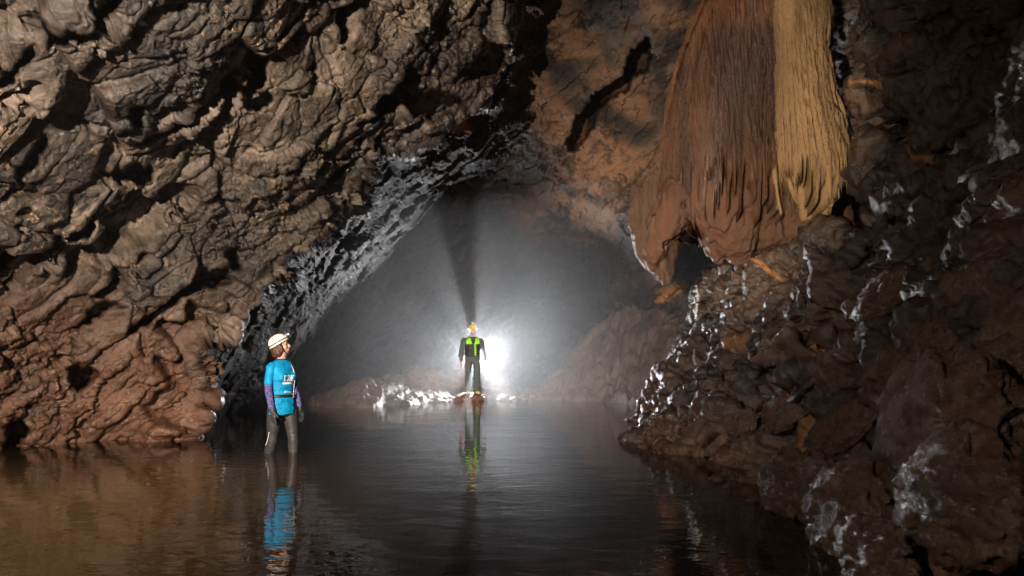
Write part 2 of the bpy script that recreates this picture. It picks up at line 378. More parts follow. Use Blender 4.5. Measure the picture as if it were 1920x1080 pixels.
XR = p+nr*(hR*sc_-ho*.8)[:, None]
GR, CR = even(XR.reshape(*YY.shape, 3), sc_.reshape(*YY.shape, 1))
XR = GR.reshape(-1, 3); n2 = grid_normals(blur(GR, 1)).reshape(-1, 3); sc_ = CR.ravel()
n2 *= np.sign((n2*blur(nr.reshape(*YY.shape, 3), 3).reshape(-1, 3)).sum(1))[:, None]
pw = XR+.05*np.stack([perlin(XR*4.1, 1), perlin(XR*4.1+9, 2), perlin(XR*4.1+17, 3)], 1)
bt, et = blocks((pw @ rb.T)*np.array((3, 5.5, 5.5), np.float32), 98, 1.0); bu, eu = blocks(pw*13, 96, 1.1)
h2 = .065*bt+.016*bu+.04*ridged(pw*3.6, 5, 98, .62)+.014*fbm(pw*15, 4, 99, .65)-.15*sst(.2, .42, perlin(pw*3.1+8, 77)+.25*perlin(pw*8, 78))
XR = XR+n2*(h2*sc_)[:, None]; p = XR
mudr = np.clip(.5*sst(-.1, .3, perlin(p*.5+60, 6))*sst(-.5, .1, fbm(p*1.3, 3, 7))+.5*sst(.45, .1, p[:, 2]+.2*perlin(p*2, 4)), 0, 1)
crr = sst(.05, .35, perlin(p*1.4+50, 8)+.45*perlin(p*3.4, 9))*.7
RWF = grid_faces(*YY.shape)
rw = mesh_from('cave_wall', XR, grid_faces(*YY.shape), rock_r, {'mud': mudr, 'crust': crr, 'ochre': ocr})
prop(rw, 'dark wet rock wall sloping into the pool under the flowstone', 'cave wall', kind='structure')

# ------------------------------------------------------------------ the pool
m_w, t, b = mat('pool_water'); L = t.links.new
b.inputs['Base Color'].default_value = (.085, .047, .020, 1); b.inputs['Roughness'].default_value = .008; b.inputs['IOR'].default_value = 1.33
tc = N(t, 'TexCoord'); mp = N(t, 'Mapping'); mp.inputs['Scale'].default_value = (.55, 1, 1); L(tc.outputs['Object'], mp.inputs[0])
na = N(t, 'TexNoise', Scale=6.5, Detail=3, Roughness=.5, Distortion=.5); L(mp.outputs[0], na.inputs['Vector'])
nb = N(t, 'TexNoise', Scale=1.6, Detail=2, Roughness=.5); L(mp.outputs[0], nb.inputs['Vector'])
bb = N(t, 'Bump', Strength=.35, Distance=.02); L(nb.outputs[0], bb.inputs['Height'])
ba = N(t, 'Bump', Strength=.32, Distance=.012); L(na.outputs[0], ba.inputs['Height']); L(bb.outputs[0], ba.inputs['Normal'])
rp = N(t, 'Mapping'); rp.inputs['Location'].default_value = (2.75, -8.2, 0); L(tc.outputs['Object'], rp.inputs[0])   # rings spreading from the wader's legs
rn = N(t, 'VectorMath', operation='LENGTH'); L(rp.outputs[0], rn.inputs[0])
rs = N(t, 'Math', operation='MULTIPLY'); L(rn.outputs['Value'], rs.inputs[0]); rs.inputs[1].default_value = 34
ri_ = N(t, 'Math', operation='SINE'); L(rs.outputs[0], ri_.inputs[0])
rm = N(t, 'MapRange'); rm.inputs[1].default_value = 2.6; rm.inputs[2].default_value = .3; L(rn.outputs['Value'], rm.inputs[0])
ra = N(t, 'Math', operation='MULTIPLY'); L(ri_.outputs[0], ra.inputs[0]); L(rm.outputs[0], ra.inputs[1])
br = N(t, 'Bump', Strength=.16, Distance=.004); L(ra.outputs[0], br.inputs['Height']); L(ba.outputs[0], br.inputs['Normal'])
L(br.outputs[0], b.inputs['Normal'])
sd = N(t, 'TexNoise', Scale=.35, Detail=3); L(tc.outputs['Object'], sd.inputs['Vector'])
sx = N(t, 'SeparateXYZ'); L(tc.outputs['Object'], sx.inputs[0])        # the flash's brightening of the near-left water, painted into its base colour
m1 = N(t, 'MapRange'); m1.inputs[1].default_value = -.9; m1.inputs[2].default_value = -3.2; L(sx.outputs[0], m1.inputs[0])
m2 = N(t, 'MapRange'); m2.inputs[1].default_value = 8.6; m2.inputs[2].default_value = 5.6; L(sx.outputs[1], m2.inputs[0])
mm = N(t, 'Math', operation='MULTIPLY'); L(m1.outputs[0], mm.inputs[0]); L(m2.outputs[0], mm.inputs[1])
ms = N(t, 'Math', operation='MULTIPLY'); L(mm.outputs[0], ms.inputs[0]); L(ramp(t, sd.outputs[0], [(.25, g3(.35)), (.7, g3(1))]).outputs[0], ms.inputs[1])
L(mixc(t, ms.outputs[0], (.010, .0065, .004, 1), (.115, .073, .034, 1)), b.inputs['Base Color'])
wt = mesh_from('water', [(-16, -6, 0), (14, -6, 0), (14, 34, 0), (-16, 34, 0)], [(0, 1, 2, 3)], m_w, smooth=False)
prop(wt, 'dark brown still pool covering the cave floor', 'water', kind='structure')

# ------------------------------------------------------------------ the mud banks at the far end of the pool
gx = np.arange(-9, 8.5, .028); gy = np.arange(14.2, 36, .045)
gy = np.concatenate([np.arange(14.2, 21.5, .028), np.arange(21.5, 36, .12)])
GX, GY = np.meshgrid(gx, gy)
pxg = 960+GX/GY*FP
sh = np.interp(pxg, [300, 560, 600, 650, 700, 770, 830, 860, 900, 1000, 1060, 1130, 1250, 1320], [19, 17.0, 15.9, 15.1, 15.5, 16.6, 17.4, 17.9, 18.3, 18.6, 18.1, 17.4, 15.6, 14.8])
hr = np.interp(pxg, [300, 560, 585, 625, 660, 700, 740, 790, 860, 900, 980, 1010, 1060, 1090, 1140, 1180, 1260, 1400], [.0, -.05, .10, .30, .48, .56, .42, .26, .2, .14, .12, .28, .9, 1.55, 2.1, 2.6, 3.1, 3.6])
pg = np.stack([GX, GY, np.zeros_like(GX)], -1).reshape(-1, 3).astype(np.float32)
tt = (GY-sh).ravel()+.35*fbm(pg*1.1, 4, 110); hr = hr.ravel()
run = .7+1.3*np.clip(hr, 0, 2.6)/1.2
zg = np.where(tt < 0, np.maximum(-.5, tt*.8), hr*sst(0, 1, tt/run)**.8)
zg = zg+np.where(tt > run, -(tt-run)*.12, 0)*(hr < .8)
zg = np.where(tt > 0, np.maximum(zg, .03), zg)
bk1, ek1 = blocks(np.stack([pg[:, 0]*1.3, pg[:, 1]*1.3, zg*1.5], 1).astype(np.float32)*1.3, 120, .9); bk2, ek2 = blocks(pg*5.2, 121, 1)
rough_ = sst(-.3, .15, tt)
zg = zg+rough_*(.10*bk1*(1+1.6*sst(.6, 2, hr))+.045*bk2+.05*ridged(pg*2.6, 4, 122)*(.5+hr.clip(0, 1.5))+.03*fbm(pg*12, 3, 123))
Xg = np.stack([GX.ravel(), GY.ravel(), zg], 1)
bankm = rock_material('bank_mud', (.045, .029, .020), (.115, .073, .050), (.19, .125, .09), (.4, .65), scale=1.6, veins=False, wet=.2, bump=1.4, mud=(.12, .072, .048))
gb = mesh_from('mud_bank', Xg, grid_faces(*GX.shape), bankm, {'mud': np.clip(.3+.3*perlin(pg*.8, 130), 0, 1), 'crust': np.zeros(len(Xg))})
prop(gb, 'low bank of wet brown mud and rock along the far shore of the pool', 'bank', kind='structure')

# ------------------------------------------------------------------ loose rocks
def boulder(name, loc, size, seed, label, rot=(0, 0, 0), sub=5, m=None, group=None, amp=.3, sc=1.7):
    bm = bmesh.new(); bmesh.ops.create_icosphere(bm, subdivisions=sub, radius=1)
    v = np.array([x.co for x in bm.verts], np.float32); f = np.array([[q.index for q in x.verts] for x in bm.faces]); bm.free()
    s = v+np.array([seed*3.1, seed*1.7, seed*.9], np.float32)
    k, e = blocks(s*sc, seed, 1.0); k2, e2 = blocks(s*sc*2.9, seed+1, 1)
    hh = amp*k+.09*k2+.07*ridged(s*2.4, 4, seed+2)+.02*fbm(s*9, 2, seed+3)
    v = v*(1+hh)[:, None]*np.array(size, np.float32)
    o = mesh_from(name, v, f, m or bankm, {'mud': np.clip(.5+.5*perlin(s, 3), 0, 1), 'crust': np.zeros(len(v))})
    o.location = loc; o.rotation_euler = [R(a) for a in rot]
    return prop(o, label, 'rock', group)
redrock = rock_material('red_brown_rock', (.05, .022, .012), (.13, .055, .028), (.2, .09, .05), (.35, .6), scale=2, veins=False, mud=(.16, .06, .028))
boulder('rock', P(881, 748, 17.9), (.42, .36, .15), 3, 'small red-brown rock the man stands on', (0, 0, 20), m=redrock, amp=.12)
boulder('boulder', P(800, 722, 19.8), (.75, .5, .52), 7, 'pale brown boulder left of the man, behind the mud bank', (0, 14, 10), amp=.2)
boulder('boulder', P(848, 722, 20.2), (.6, .45, .4), 8, 'dark-sided slab right behind the legs of the man', (10, -8, -25), amp=.2)
boulder('boulder', P(742, 728, 19.3), (.6, .4, .35), 9, 'low brown boulder at the left end of the rocks behind the mud bank', (0, 5, 35), amp=.2)
boulder('boulder', P(925, 722, 20.4), (.5, .3, .33), 10, 'back-lit boulder just right of the man with a bright thin rim', (0, -20, 0), amp=.2)
from mathutils.bvhtree import BVHTree as _B
bw = _B.FromPolygons([tuple(v) for v in XR], [tuple(f) for f in RWF[::1]])
slabm = rock_material('shining_wet_rock', (.02, .013, .010), (.05, .032, .022), (.09, .06, .042), (.2, .36), scale=2, veins=False, wet=1, mud=(.08, .036, .018), bump=1.5, grain=.02)
for k, (px, py, sx, sy, sz, rz, ry, off, lab) in enumerate([
        (1502, 922, .12, .24, .22, 6, 14, .10, 'pointed wet rock at the waterline shining silver below the black hollow'),
        (1560, 935, .10, .2, .20, 4, 10, .10, 'small shining wet rock between the pointed rock and the broad block'),
        (1640, 990, .15, .30, .27, 6, 12, .14, 'broad silver-lit wet block at the edge of the pool near the camera'),
        (1690, 1060, .10, .22, .15, 8, 10, .12, 'low dark wet rock at the bottom edge, in front of the silver-lit block'),
        (1860, 960, .15, .28, .24, 5, 8, .14, 'rough silver-lit rock nearest the camera on the bank'),
        (1815, 820, .14, .36, .36, 6, 12, .14, 'tall smooth wet slab standing on the bank above the rough silver-lit rock'),
        (1735, 905, .10, .2, .16, 10, 12, .10, 'knobbly wet rock between the tall slab and the broad silver-lit block'),
        (1240, 806, .14, .3, .2, 10, 22, .02, 'wet brown toe of rock at the far end of the bank, touching the water')]):
    d_ = (P(px, py, 1)-Vector((0, 0, CH))).normalized(); hp = bw.ray_cast(Vector((0, 0, CH)), d_)[0] or P(px, py, 5)
    boulder('rock', hp+Vector((-off, .02, off*.35)), (sx*1.15, sy*1.15, sz*1.15), 60+k, lab, (0, ry, rz), m=slabm, amp=.22, sc=1.4)
for k, (px, py, L_, th, dp, off, lab) in enumerate([
        (1488, 770, .62, .055, .16, .06, 'leaning blade of wet rock left of the two long black gullies'),
        (1590, 810, .70, .05, .15, .07, 'longest leaning blade of wet rock, between the two black gullies'),
        (1690, 700, .55, .06, .16, .06, 'leaning wet blade high on the bank above the tall smooth slab'),
        (1770, 640, .45, .06, .15, .05, 'upper leaning wet blade at the right, clear of the water'),
        (1400, 800, .40, .06, .14, .05, 'short leaning wet blade low down near the far end of the bank'),
        (1660, 560, .60, .07, .16, .05, 'high leaning blade of wet rock to the right of the flowstone foot'),
        (1880, 700, .40, .06, .15, .05, 'leaning wet blade at the right-hand edge above the tall slab')]):
    d_ = (P(px, py, 1)-Vector((0, 0, CH))).normalized(); hp = bw.ray_cast(Vector((0, 0, CH)), d_)[0] or P(px, py, 6)
    boulder('rock', hp+Vector((-off, 0, off*.4)), (th, L_*.5, dp), 80+k, lab, (-40, 8, 33-k*2), m=slabm, amp=.2, sc=1.8, group='leaning blades of wet rock on the right-hand bank')
rnd = random.Random(4)
for k in range(30):
    px = rnd.choice([rnd.uniform(735, 860), rnd.uniform(912, 1070), rnd.uniform(912, 1010)]); Y = rnd.uniform(17.6, 19.2)
    s = rnd.uniform(.06, .19)
    boulder('stone', (P(px, 0, Y).x, Y, .04), (s*1.3, s, s*.7), 20+k, 'small wet stone glinting among the rubble along the far shore', (rnd.uniform(-20, 20), rnd.uniform(-20, 20), rnd.uniform(0, 360)), sub=3, group='wet stones along the far shore')

# the glint of wet calcite below the flowstone, painted as a pale strip laid on the wall
sm, t, b = mat('wet_calcite_glint'); b.inputs['Base Color'].default_value = (.42, .42, .43, 1); b.inputs['Roughness'].default_value = .22
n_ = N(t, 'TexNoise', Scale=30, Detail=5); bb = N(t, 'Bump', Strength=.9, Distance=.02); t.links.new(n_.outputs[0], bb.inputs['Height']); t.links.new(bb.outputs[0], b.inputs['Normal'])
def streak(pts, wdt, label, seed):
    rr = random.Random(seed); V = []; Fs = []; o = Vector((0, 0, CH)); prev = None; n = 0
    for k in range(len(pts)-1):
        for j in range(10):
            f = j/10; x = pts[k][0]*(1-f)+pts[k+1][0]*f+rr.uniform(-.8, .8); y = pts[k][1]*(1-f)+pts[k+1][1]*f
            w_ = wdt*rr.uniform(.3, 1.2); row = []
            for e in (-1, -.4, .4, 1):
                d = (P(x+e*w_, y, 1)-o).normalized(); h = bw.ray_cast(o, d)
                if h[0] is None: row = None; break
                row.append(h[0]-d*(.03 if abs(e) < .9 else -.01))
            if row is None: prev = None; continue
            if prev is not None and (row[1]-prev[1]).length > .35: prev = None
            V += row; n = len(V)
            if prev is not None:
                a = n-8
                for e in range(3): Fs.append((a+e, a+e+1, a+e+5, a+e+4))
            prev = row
    if Fs: prop(mesh_from('calcite_glint', [tuple(v) for v in V], Fs, sm), label, 'mineral streak')

streak([(1301, 505), (1305, 530), (1309, 556), (1306, 578), (1304, 600)], 4, 'thin pale strip painting the glint of wet calcite just under the left foot of the flowstone', 1)
streak([(1302, 655), (1300, 672), (1304, 686)], 3, 'short pale strip painting a wet calcite glint low on the wall under the long one', 2)
# ------------------------------------------------------------------ shape kit for flowstone and figures
from mathutils.bvhtree import BVHTree
def loft(rings, seg=20, front=(0, -1, 0), power=1.):
    """rings: (x, y, z, r across, r deep); a closed tube whose rings stand across the path"""
    rings = [tuple(r) for r in rings]; C = [Vector(r[:3]) for r in rings]; V = []; F = []
    fr = Vector(front)
    for k, r in enumerate(rings):
        t = (C[min(k+1, len(C)-1)]-C[max(k-1, 0)]).normalized()
        b = (fr-t*fr.dot(t)).normalized(); a = t.cross(b)
        rx = r[3]; ry = r[4] if len(r) > 4 else r[3]
        for s in range(seg):
            w = 2*math.pi*s/seg; c, n = math.cos(w), math.sin(w)
            V.append(tuple(C[k]+a*(rx*math.copysign(abs(c)**power, c))+b*(ry*math.copysign(abs(n)**power, n))))
    n = len(rings)
    for k in range(n-1):
        for s in range(seg):
            F.append((k*seg+s, k*seg+(s+1) % seg, (k+1)*seg+(s+1) % seg, (k+1)*seg+s))
    for k, rev in ((0, True), (n-1, False)):
        V.append(tuple(C[k])); c = len(V)-1
        for s in range(seg):
            q = (k*seg+s, k*seg+(s+1) % seg, c)
            F.append(q[::-1] if rev else q)
    return V, F
def ell(c, r, rot=(0, 0, 0), seg=18, rng=12):
    M = Matrix.Translation(c) @ Euler([R(a) for a in rot]).to_matrix().to_4x4()
    V = [M @ Vector((0, 0, r[2]))]; F = []
    for k in range(1, rng):
        a = math.pi*k/rng
        for s in range(seg):
            w = 2*math.pi*s/seg
            V.append(M @ Vector((r[0]*math.sin(a)*math.cos(w), r[1]*math.sin(a)*math.sin(w), r[2]*math.cos(a))))
    V.append(M @ Vector((0, 0, -r[2]))); e = len(V)-1
    for s in range(seg): F.append((0, 1+s, 1+(s+1) % seg)); F.append((e, 1+(rng-2)*seg+(s+1) % seg, 1+(rng-2)*seg+s))
    for k in range(rng-2):
        for s in range(seg):
            a = 1+k*seg+s; b = 1+k*seg+(s+1) % seg; F.append((a, a+seg, b+seg, b))
    return [tuple(v) for v in V], F
def tf(piece, M): return [tuple(M @ Vector(v)) for v in piece[0]], piece[1]
def polymesh(name, pieces):
    me = bpy.data.meshes.new(name); V = []; F = []
    for v, f in pieces:
        n = len(V); V += list(v); F += [tuple(i+n for i in q) for q in f]
    me.from_pydata(V, [], F); me.update(); return me
def plain(name, pieces, m, parent=None, smooth=True):
    me = polymesh(name, pieces); me.materials.append(m)
    for q in me.polygons: q.use_smooth = smooth
    o = bpy.data.objects.new(name, me); COL.objects.link(o); o.parent = parent; return o
def fuse(name, pieces, voxel, m, parent=None, smooth=2, disp=None):
    """grow the pieces together into one continuous skin"""
    me = polymesh(name, pieces); o = bpy.data.objects.new(name, me); COL.objects.link(o)
    r = o.modifiers.new('r', 'REMESH'); r.mode = 'VOXEL'; r.voxel_size = voxel
    if smooth:
        s = o.modifiers.new('s', 'SMOOTH'); s.iterations = smooth; s.factor = .5
    dg = bpy.context.evaluated_depsgraph_get(); dg.update()
    m2 = bpy.data.meshes.new_from_object(o.evaluated_get(dg)); o.modifiers.clear(); o.data = m2; m2.name = name
    m2.materials.clear(); m2.materials.append(m)
    if disp:
        v = np.empty(len(m2.vertices)*3, np.float32); m2.vertices.foreach_get('co', v); v = v.reshape(-1, 3)
        n = np.empty(len(m2.vertices)*3, np.float32); m2.vertex_normals.foreach_get('vector', n); n = n.reshape(-1, 3)
        v2 = v+n*disp(v)[:, None]; m2.vertices.foreach_set('co', v2.astype(np.float32).ravel()); m2.update()
    m2.polygons.foreach_set('use_smooth', np.ones(len(m2.polygons), bool))
    bpy.data.meshes.remove(me); o.parent = parent
    return o
def empty(name, loc=(0, 0, 0), rz=0):
    o = bpy.data.objects.new(name, None); COL.objects.link(o); o.location = loc; o.rotation_euler = (0, 0, R(rz)); o.empty_display_size = .1
    return o

# ------------------------------------------------------------------ the hanging flowstone
def flow_material(name, lo, hi, edge=None, rough=(.22, .42), streak=9., stain=0., bump=1., coat=.5, sb=.3, stc=(.014, .007, .006)):
    m, t, b = mat(name); L = t.links.new
    tc = N(t, 'TexCoord'); mp = N(t, 'Mapping'); mp.inputs['Scale'].default_value = (streak, streak, .55); L(tc.outputs['Object'], mp.inputs[0])
    n1 = N(t, 'TexNoise', Scale=1.2, Detail=6, Roughness=.6); L(mp.outputs[0], n1.inputs['Vector'])
    n2 = N(t, 'TexNoise', Scale=.8, Detail=5, Roughness=.6); L(tc.outputs['Object'], n2.inputs['Vector'])
    n3 = N(t, 'TexNoise', Scale=60, Detail=4, Roughness=.65); L(tc.outputs['Object'], n3.inputs['Vector'])
    s = N(t, 'Math', operation='MULTIPLY_ADD'); L(n2.outputs[0], s.inputs[0]); s.inputs[1].default_value = .9
    s2 = N(t, 'Math', operation='MULTIPLY'); L(n1.outputs[0], s2.inputs[0]); s2.inputs[1].default_value = .6; L(s2.outputs[0], s.inputs[2])
    c = ramp(t, s.outputs[0], [(.52, lo), (.72, tuple((a+b_)/2 for a, b_ in zip(lo, hi))), (.95, hi)]).outputs[0]
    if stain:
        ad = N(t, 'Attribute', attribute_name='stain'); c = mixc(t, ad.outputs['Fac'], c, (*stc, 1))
    c = mixc(t, .5, c, ramp(t, n3.outputs[0], [(.3, g3(.6)), (.65, g3(1.2))]).outputs[0], 'MULTIPLY')
    L(c, b.inputs['Base Color'])
    L(ramp(t, n3.outputs[0], [(.35, g3(rough[0])), (.65, g3(rough[1]))]).outputs[0], b.inputs['Roughness'])
    b.inputs['Coat Weight'].default_value = coat; b.inputs['Coat Roughness'].default_value = .14
    b1 = N(t, 'Bump', Strength=sb, Distance=.03); L(n1.outputs[0], b1.inputs['Height'])
    b2 = N(t, 'Bump', Strength=.9*bump, Distance=.03); L(n3.outputs[0], b2.inputs['Height']); L(b1.outputs[0], b2.inputs['Normal'])
    L(b2.outputs[0], b.inputs['Normal']); L(b2.outputs[0], b.inputs['Coat Normal'])
    return m
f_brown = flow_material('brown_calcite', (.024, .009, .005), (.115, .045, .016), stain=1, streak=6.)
f_tan = flow_material('tan_calcite', (.15, .09, .038), (.29, .18, .08), streak=4., coat=.6, bump=1., sb=.12, stain=1, stc=(.07, .03, .012))
f_mud = flow_material('mud_calcite', (.045, .019, .010), (.105, .045, .022), streak=5, rough=(.4, .6), coat=.15)
f_dim = flow_material('dim_calcite', (.05, .028, .018), (.14, .075, .045), coat=.2)

def curtain(rows, Yc, bulge, back=.35, seg=460, nr=420, drip=.0, seed=1, flute=.02, taper=.05, foot=None, rough=.008):
    """a draped sheet with real thickness: rows of (photo row, left, right) set its outline at the distance Yc"""
    py = np.array([r[0] for r in rows], float); le = np.array([r[1] for r in rows], float); ri = np.array([r[2] for r in rows], float)
    v = np.linspace(0, 1, nr)[:, None]; a = np.linspace(0, 2*math.pi, seg, endpoint=False)[None]
    ca, sa = np.cos(a), np.sin(a)
    sp = np.stack([(ca*9).ravel(), (sa*9).ravel(), np.zeros(seg)+seed], 1).astype(np.float32)
    spk = np.clip(ridged(sp*1.3, 3, seed), -1, 2); spk = (np.clip(spk, 0, 2)**2)*drip-drip*.6
    bot = py[-1]+spk[None]+(foot(ca, sa) if foot else 0)
    rowp = py[0]+v*(bot-py[0])
    rq = py[0]+v*(py[-1]-py[0])+0*a
    L_ = np.interp(rq, py, le); R_ = np.interp(rq, py, ri)
    cx = ((L_+R_)/2-960)/FP*Yc; wx = (R_-L_)/2/FP*Yc
    bl = bulge(rq) if callable(bulge) else bulge
    tp = np.clip((1-v)/taper, 0, 1)**.5
    sh = lambda q, e: np.sign(q)*np.abs(q)**e
    X_ = cx+wx*sh(ca, .85)*(.5+.5*tp)
    Y_ = Yc-np.where(sa > 0, bl*np.abs(sa)**.8*(.35+.65*tp), -back*np.abs(sa)**.8)
    Z_ = CH+(HY-rowp)/FP*Yc
    A = np.stack([X_, Y_+0*v, Z_+0*a], -1)
    cen = np.stack([cx+0*a, np.full(cx.shape, Yc)+0*a, Z_], -1); d = A-cen; d[..., 2] = 0; d /= np.linalg.norm(d, axis=2)[..., None]+1e-6
    arc = np.cumsum(np.linalg.norm(np.diff(A, axis=1, append=A[:, :1]), axis=2), 1)
    q = np.stack([arc*13., Z_*.6+seed, 0*arc+seed], -1).reshape(-1, 3).astype(np.float32)
    fl_ = ridged(q, 3, seed+5, .6).reshape(nr, seg)*flute*(.3+.9*v)
    q2 = np.stack([arc*1.6, Z_*.5+seed, 0*arc], -1).reshape(-1, 3).astype(np.float32)
    fl_ += perlin(q2, seed+9).reshape(nr, seg)*flute*3+perlin(q2*np.array((1.2, 2.6, 1), np.float32)+5, seed+12).reshape(nr, seg)*.03
    q3 = (A.reshape(-1, 3)*24).astype(np.float32); fl_ += fbm(q3*np.array((1, 1, .45), np.float32), 3, seed+3).reshape(nr, seg)*rough
    A = A+d*fl_[..., None]
    Vv = np.concatenate([A.reshape(-1, 3), [A[0].mean(0)], [A[-1].mean(0)]])
    F_ = []
    r = np.arange(nr-1)[:, None]; c = np.arange(seg)[None]; c2 = (c+1) % seg
    F_ = np.stack([r*seg+c+0*c2, (r+1)*seg+c, (r+1)*seg+c2, r*seg+c2], -1).reshape(-1, 4)
    cap = np.stack([(nr-1)*seg+np.arange(seg), np.full(seg, nr*seg+1), np.full(seg, nr*seg+1), (nr-1)*seg+(np.arange(seg)+1) % seg], 1)
    return Vv, F_, rq
fs = empty('flowstone', P(1400, 0, 10.2)); prop(fs, 'huge fluted flowstone curtain, dark brown with a golden tan right side, hanging over the pool', 'flowstone')
bpy.context.view_layer.update(); inv = fs.matrix_world.inverted()
def to_local(Vv): return (Vv-np.array(fs.location)).astype(np.float32)
YF = 10.2
Vb, Fb, rq = curtain([(-260, 1345, 1500), (-100, 1332, 1490), (0, 1321, 1480), (52, 1298, 1478), (104, 1277, 1474), (156, 1262, 1470), (207, 1251, 1466), (260, 1245, 1464), (311, 1240, 1462), (372, 1243, 1460)], YF, lambda r: .45+.5*np.clip((r+200)/480, 0, 1), drip=46, seed=3, flute=.0055, taper=.04, seg=520, nr=460)
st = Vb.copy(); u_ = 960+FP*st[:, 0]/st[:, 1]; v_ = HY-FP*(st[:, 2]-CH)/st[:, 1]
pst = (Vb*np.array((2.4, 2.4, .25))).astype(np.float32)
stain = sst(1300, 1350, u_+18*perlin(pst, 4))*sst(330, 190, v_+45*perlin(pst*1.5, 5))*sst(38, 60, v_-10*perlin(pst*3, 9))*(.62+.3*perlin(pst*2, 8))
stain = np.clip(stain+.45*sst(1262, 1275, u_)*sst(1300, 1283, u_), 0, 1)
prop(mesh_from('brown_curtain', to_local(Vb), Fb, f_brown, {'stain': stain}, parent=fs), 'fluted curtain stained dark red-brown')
Vt, Ft, rq = curtain([(-260, 1445, 1560), (0, 1446, 1546), (52, 1442, 1552), (104, 1440, 1540), (156, 1438, 1548), (207, 1436, 1556), (250, 1434, 1572), (300, 1434, 1582), (330, 1438, 1570), (352, 1452, 1545)], YF-.55, lambda r: .30+.34*np.clip((r+100)/400, 0, 1), back=.5, drip=30, seed=8, flute=.0025, taper=.03, rough=.016, seg=420, nr=440, foot=lambda c, s_: -34*np.clip(-c-.1, 0, 1)+26*np.exp(-((c-.15)/.35)**2)-20*np.clip(c-.55, 0, 1))
ut = 960+FP*Vt[:, 0]/Vt[:, 1]; pt_ = (Vt*np.array((3, 3, .6))).astype(np.float32)
st_ = np.clip(.85*sst(1458, 1438, ut+9*perlin(pt_, 2))+.4*sst(.15, .45, perlin(pt_*1.7, 6)), 0, .9)
prop(mesh_from('tan_curtain', to_local(Vt), Ft, f_tan, {'stain': st_}, parent=fs), 'glistening golden tan curtain')
def lw(px, py, dY, rx, ry=None, Y=YF): q = P(px, py, Y+dY); s = Y/FP; return (q.x, q.y, q.z, rx*s, (ry or rx)*s)
def drip_noise(v):
    s = v.astype(np.float32)
    w_ = s+.05*np.stack([perlin(s*2, 66), perlin(s*2, 67), 0*s[:, 0]], 1)
    return .022*fbm(w_*np.array((11, 11, .8), np.float32), 3, 61, .6)+.014*ridged(w_*np.array((15, 15, 1.1), np.float32), 2, 62)+.010*fbm(s*14, 3, 63)+.07*perlin(s*np.array((1.8, 1.8, .9), np.float32), 64)-.07*sst(.22, .4, perlin(s*np.array((4.4, 4.4, 2.6), np.float32), 65))
lobes = [loft([lw(1290, 290, .1, 30), lw(1284, 340, -.25, 42), lw(1268, 385, -.38, 42, 36), lw(1247, 430, -.38, 30, 28), lw(1231, 462, -.33, 20, 20), lw(1223, 486, -.28, 13, 13), lw(1221, 506, -.25, 4)]),
         loft([lw(1350, 270, .1, 76, 50), lw(1354, 340, -.40, 92, 56), lw(1362, 385, -.46, 80, 50), lw(1374, 430, -.46, 56, 40), lw(1382, 462, -.4, 36, 28), lw(1388, 488, -.34, 16, 15), lw(1390, 498, -.32, 5)]), loft([lw(1330, 400, -.3, 34, 26), lw(1336, 440, -.32, 26, 22), lw(1344, 476, -.3, 17, 16), lw(1348, 494, -.28, 5)]),
         loft([lw(1430, 300, .1, 56, 50), lw(1430, 360, -.35, 66, 50), lw(1435, 410, -.4, 62, 44), lw(1432, 446, -.3, 40, 36), lw(1425, 462, -.2, 20, 20)]),
         loft([lw(1400, 432, -.2, 16), lw(1450, 436, -.45, 26, 34), lw(1510, 440, -.5, 27, 38), lw(1560, 438, -.35, 25, 30), lw(1588, 432, -.2, 14)]),
         loft([lw(1575, 372, .1, 12), lw(1570, 405, -.1, 24, 20), lw(1562, 440, -.2, 24)]),
         loft([lw(1505, 340, -.35, 26, 22), lw(1512, 380, -.55, 20, 18), lw(1512, 415, -.6, 26, 24), lw(1513, 440, -.6, 34, 30)])]
M_ = Matrix.Translation(-fs.location)
fuse('mud_base', [tf(l_, M_) for l_ in lobes], .02, f_mud, fs, 4, drip_noise)['label'] = 'lumpy red-brown mud-covered foot of the curtain'
# strands that run on down from the tan curtain
for k, (x0, y0, x1, y1, w0) in enumerate([(1444, 286, 1459, 392, 5), (1466, 296, 1496, 380, 5), (1453, 300, 1463, 400, 4), (1500, 322, 1505, 412, 11), (1518, 322, 1514, 410, 11), (1482, 310, 1499, 372, 6)]):
    n_s = 9; rr_ = random.Random(k); rg_ = []
    for i in range(n_s):
        f_ = i/(n_s-1); q = P(x0+(x1-x0)*f_+math.sin(f_*5+k)*3, y0+(y1-y0)*f_, YF-.70-.2*math.sin(min(1, f_*2.2)*1.57)+.1*f_); s = YF/FP
        rg_.append((q.x, q.y, q.z, w0*s*(.35+.65*min(1, f_*4))*(1-.35*f_)*rr_.uniform(.85, 1.15)))
    rg_.append((q.x, q.y, q.z-.02, w0*s*.3))
    fuse('strand', [tf(loft(rg_, 12), M_)], .008, f_tan, fs, 2)
fq = fuse('flowstone', [loft([lw(1275, 250, 0, 20, 30, 12.6), lw(1252, 320, 0, 42, 30, 12.6), lw(1238, 360, 0, 54, 32, 12.6), lw(1232, 420, 0, 50, 30, 12.6), lw(1236, 470, 0, 42, 26, 12.6), lw(1240, 495, 0, 30, 20, 12.6), lw(1246, 515, 0, 20, 14, 12.6), lw(1250, 532, 0, 8, 8, 12.6)])], .022, f_dim, None, 3, drip_noise)
prop(fq, 'dim brown flowstone drape hanging in shade behind the left edge of the huge curtain', 'flowstone')
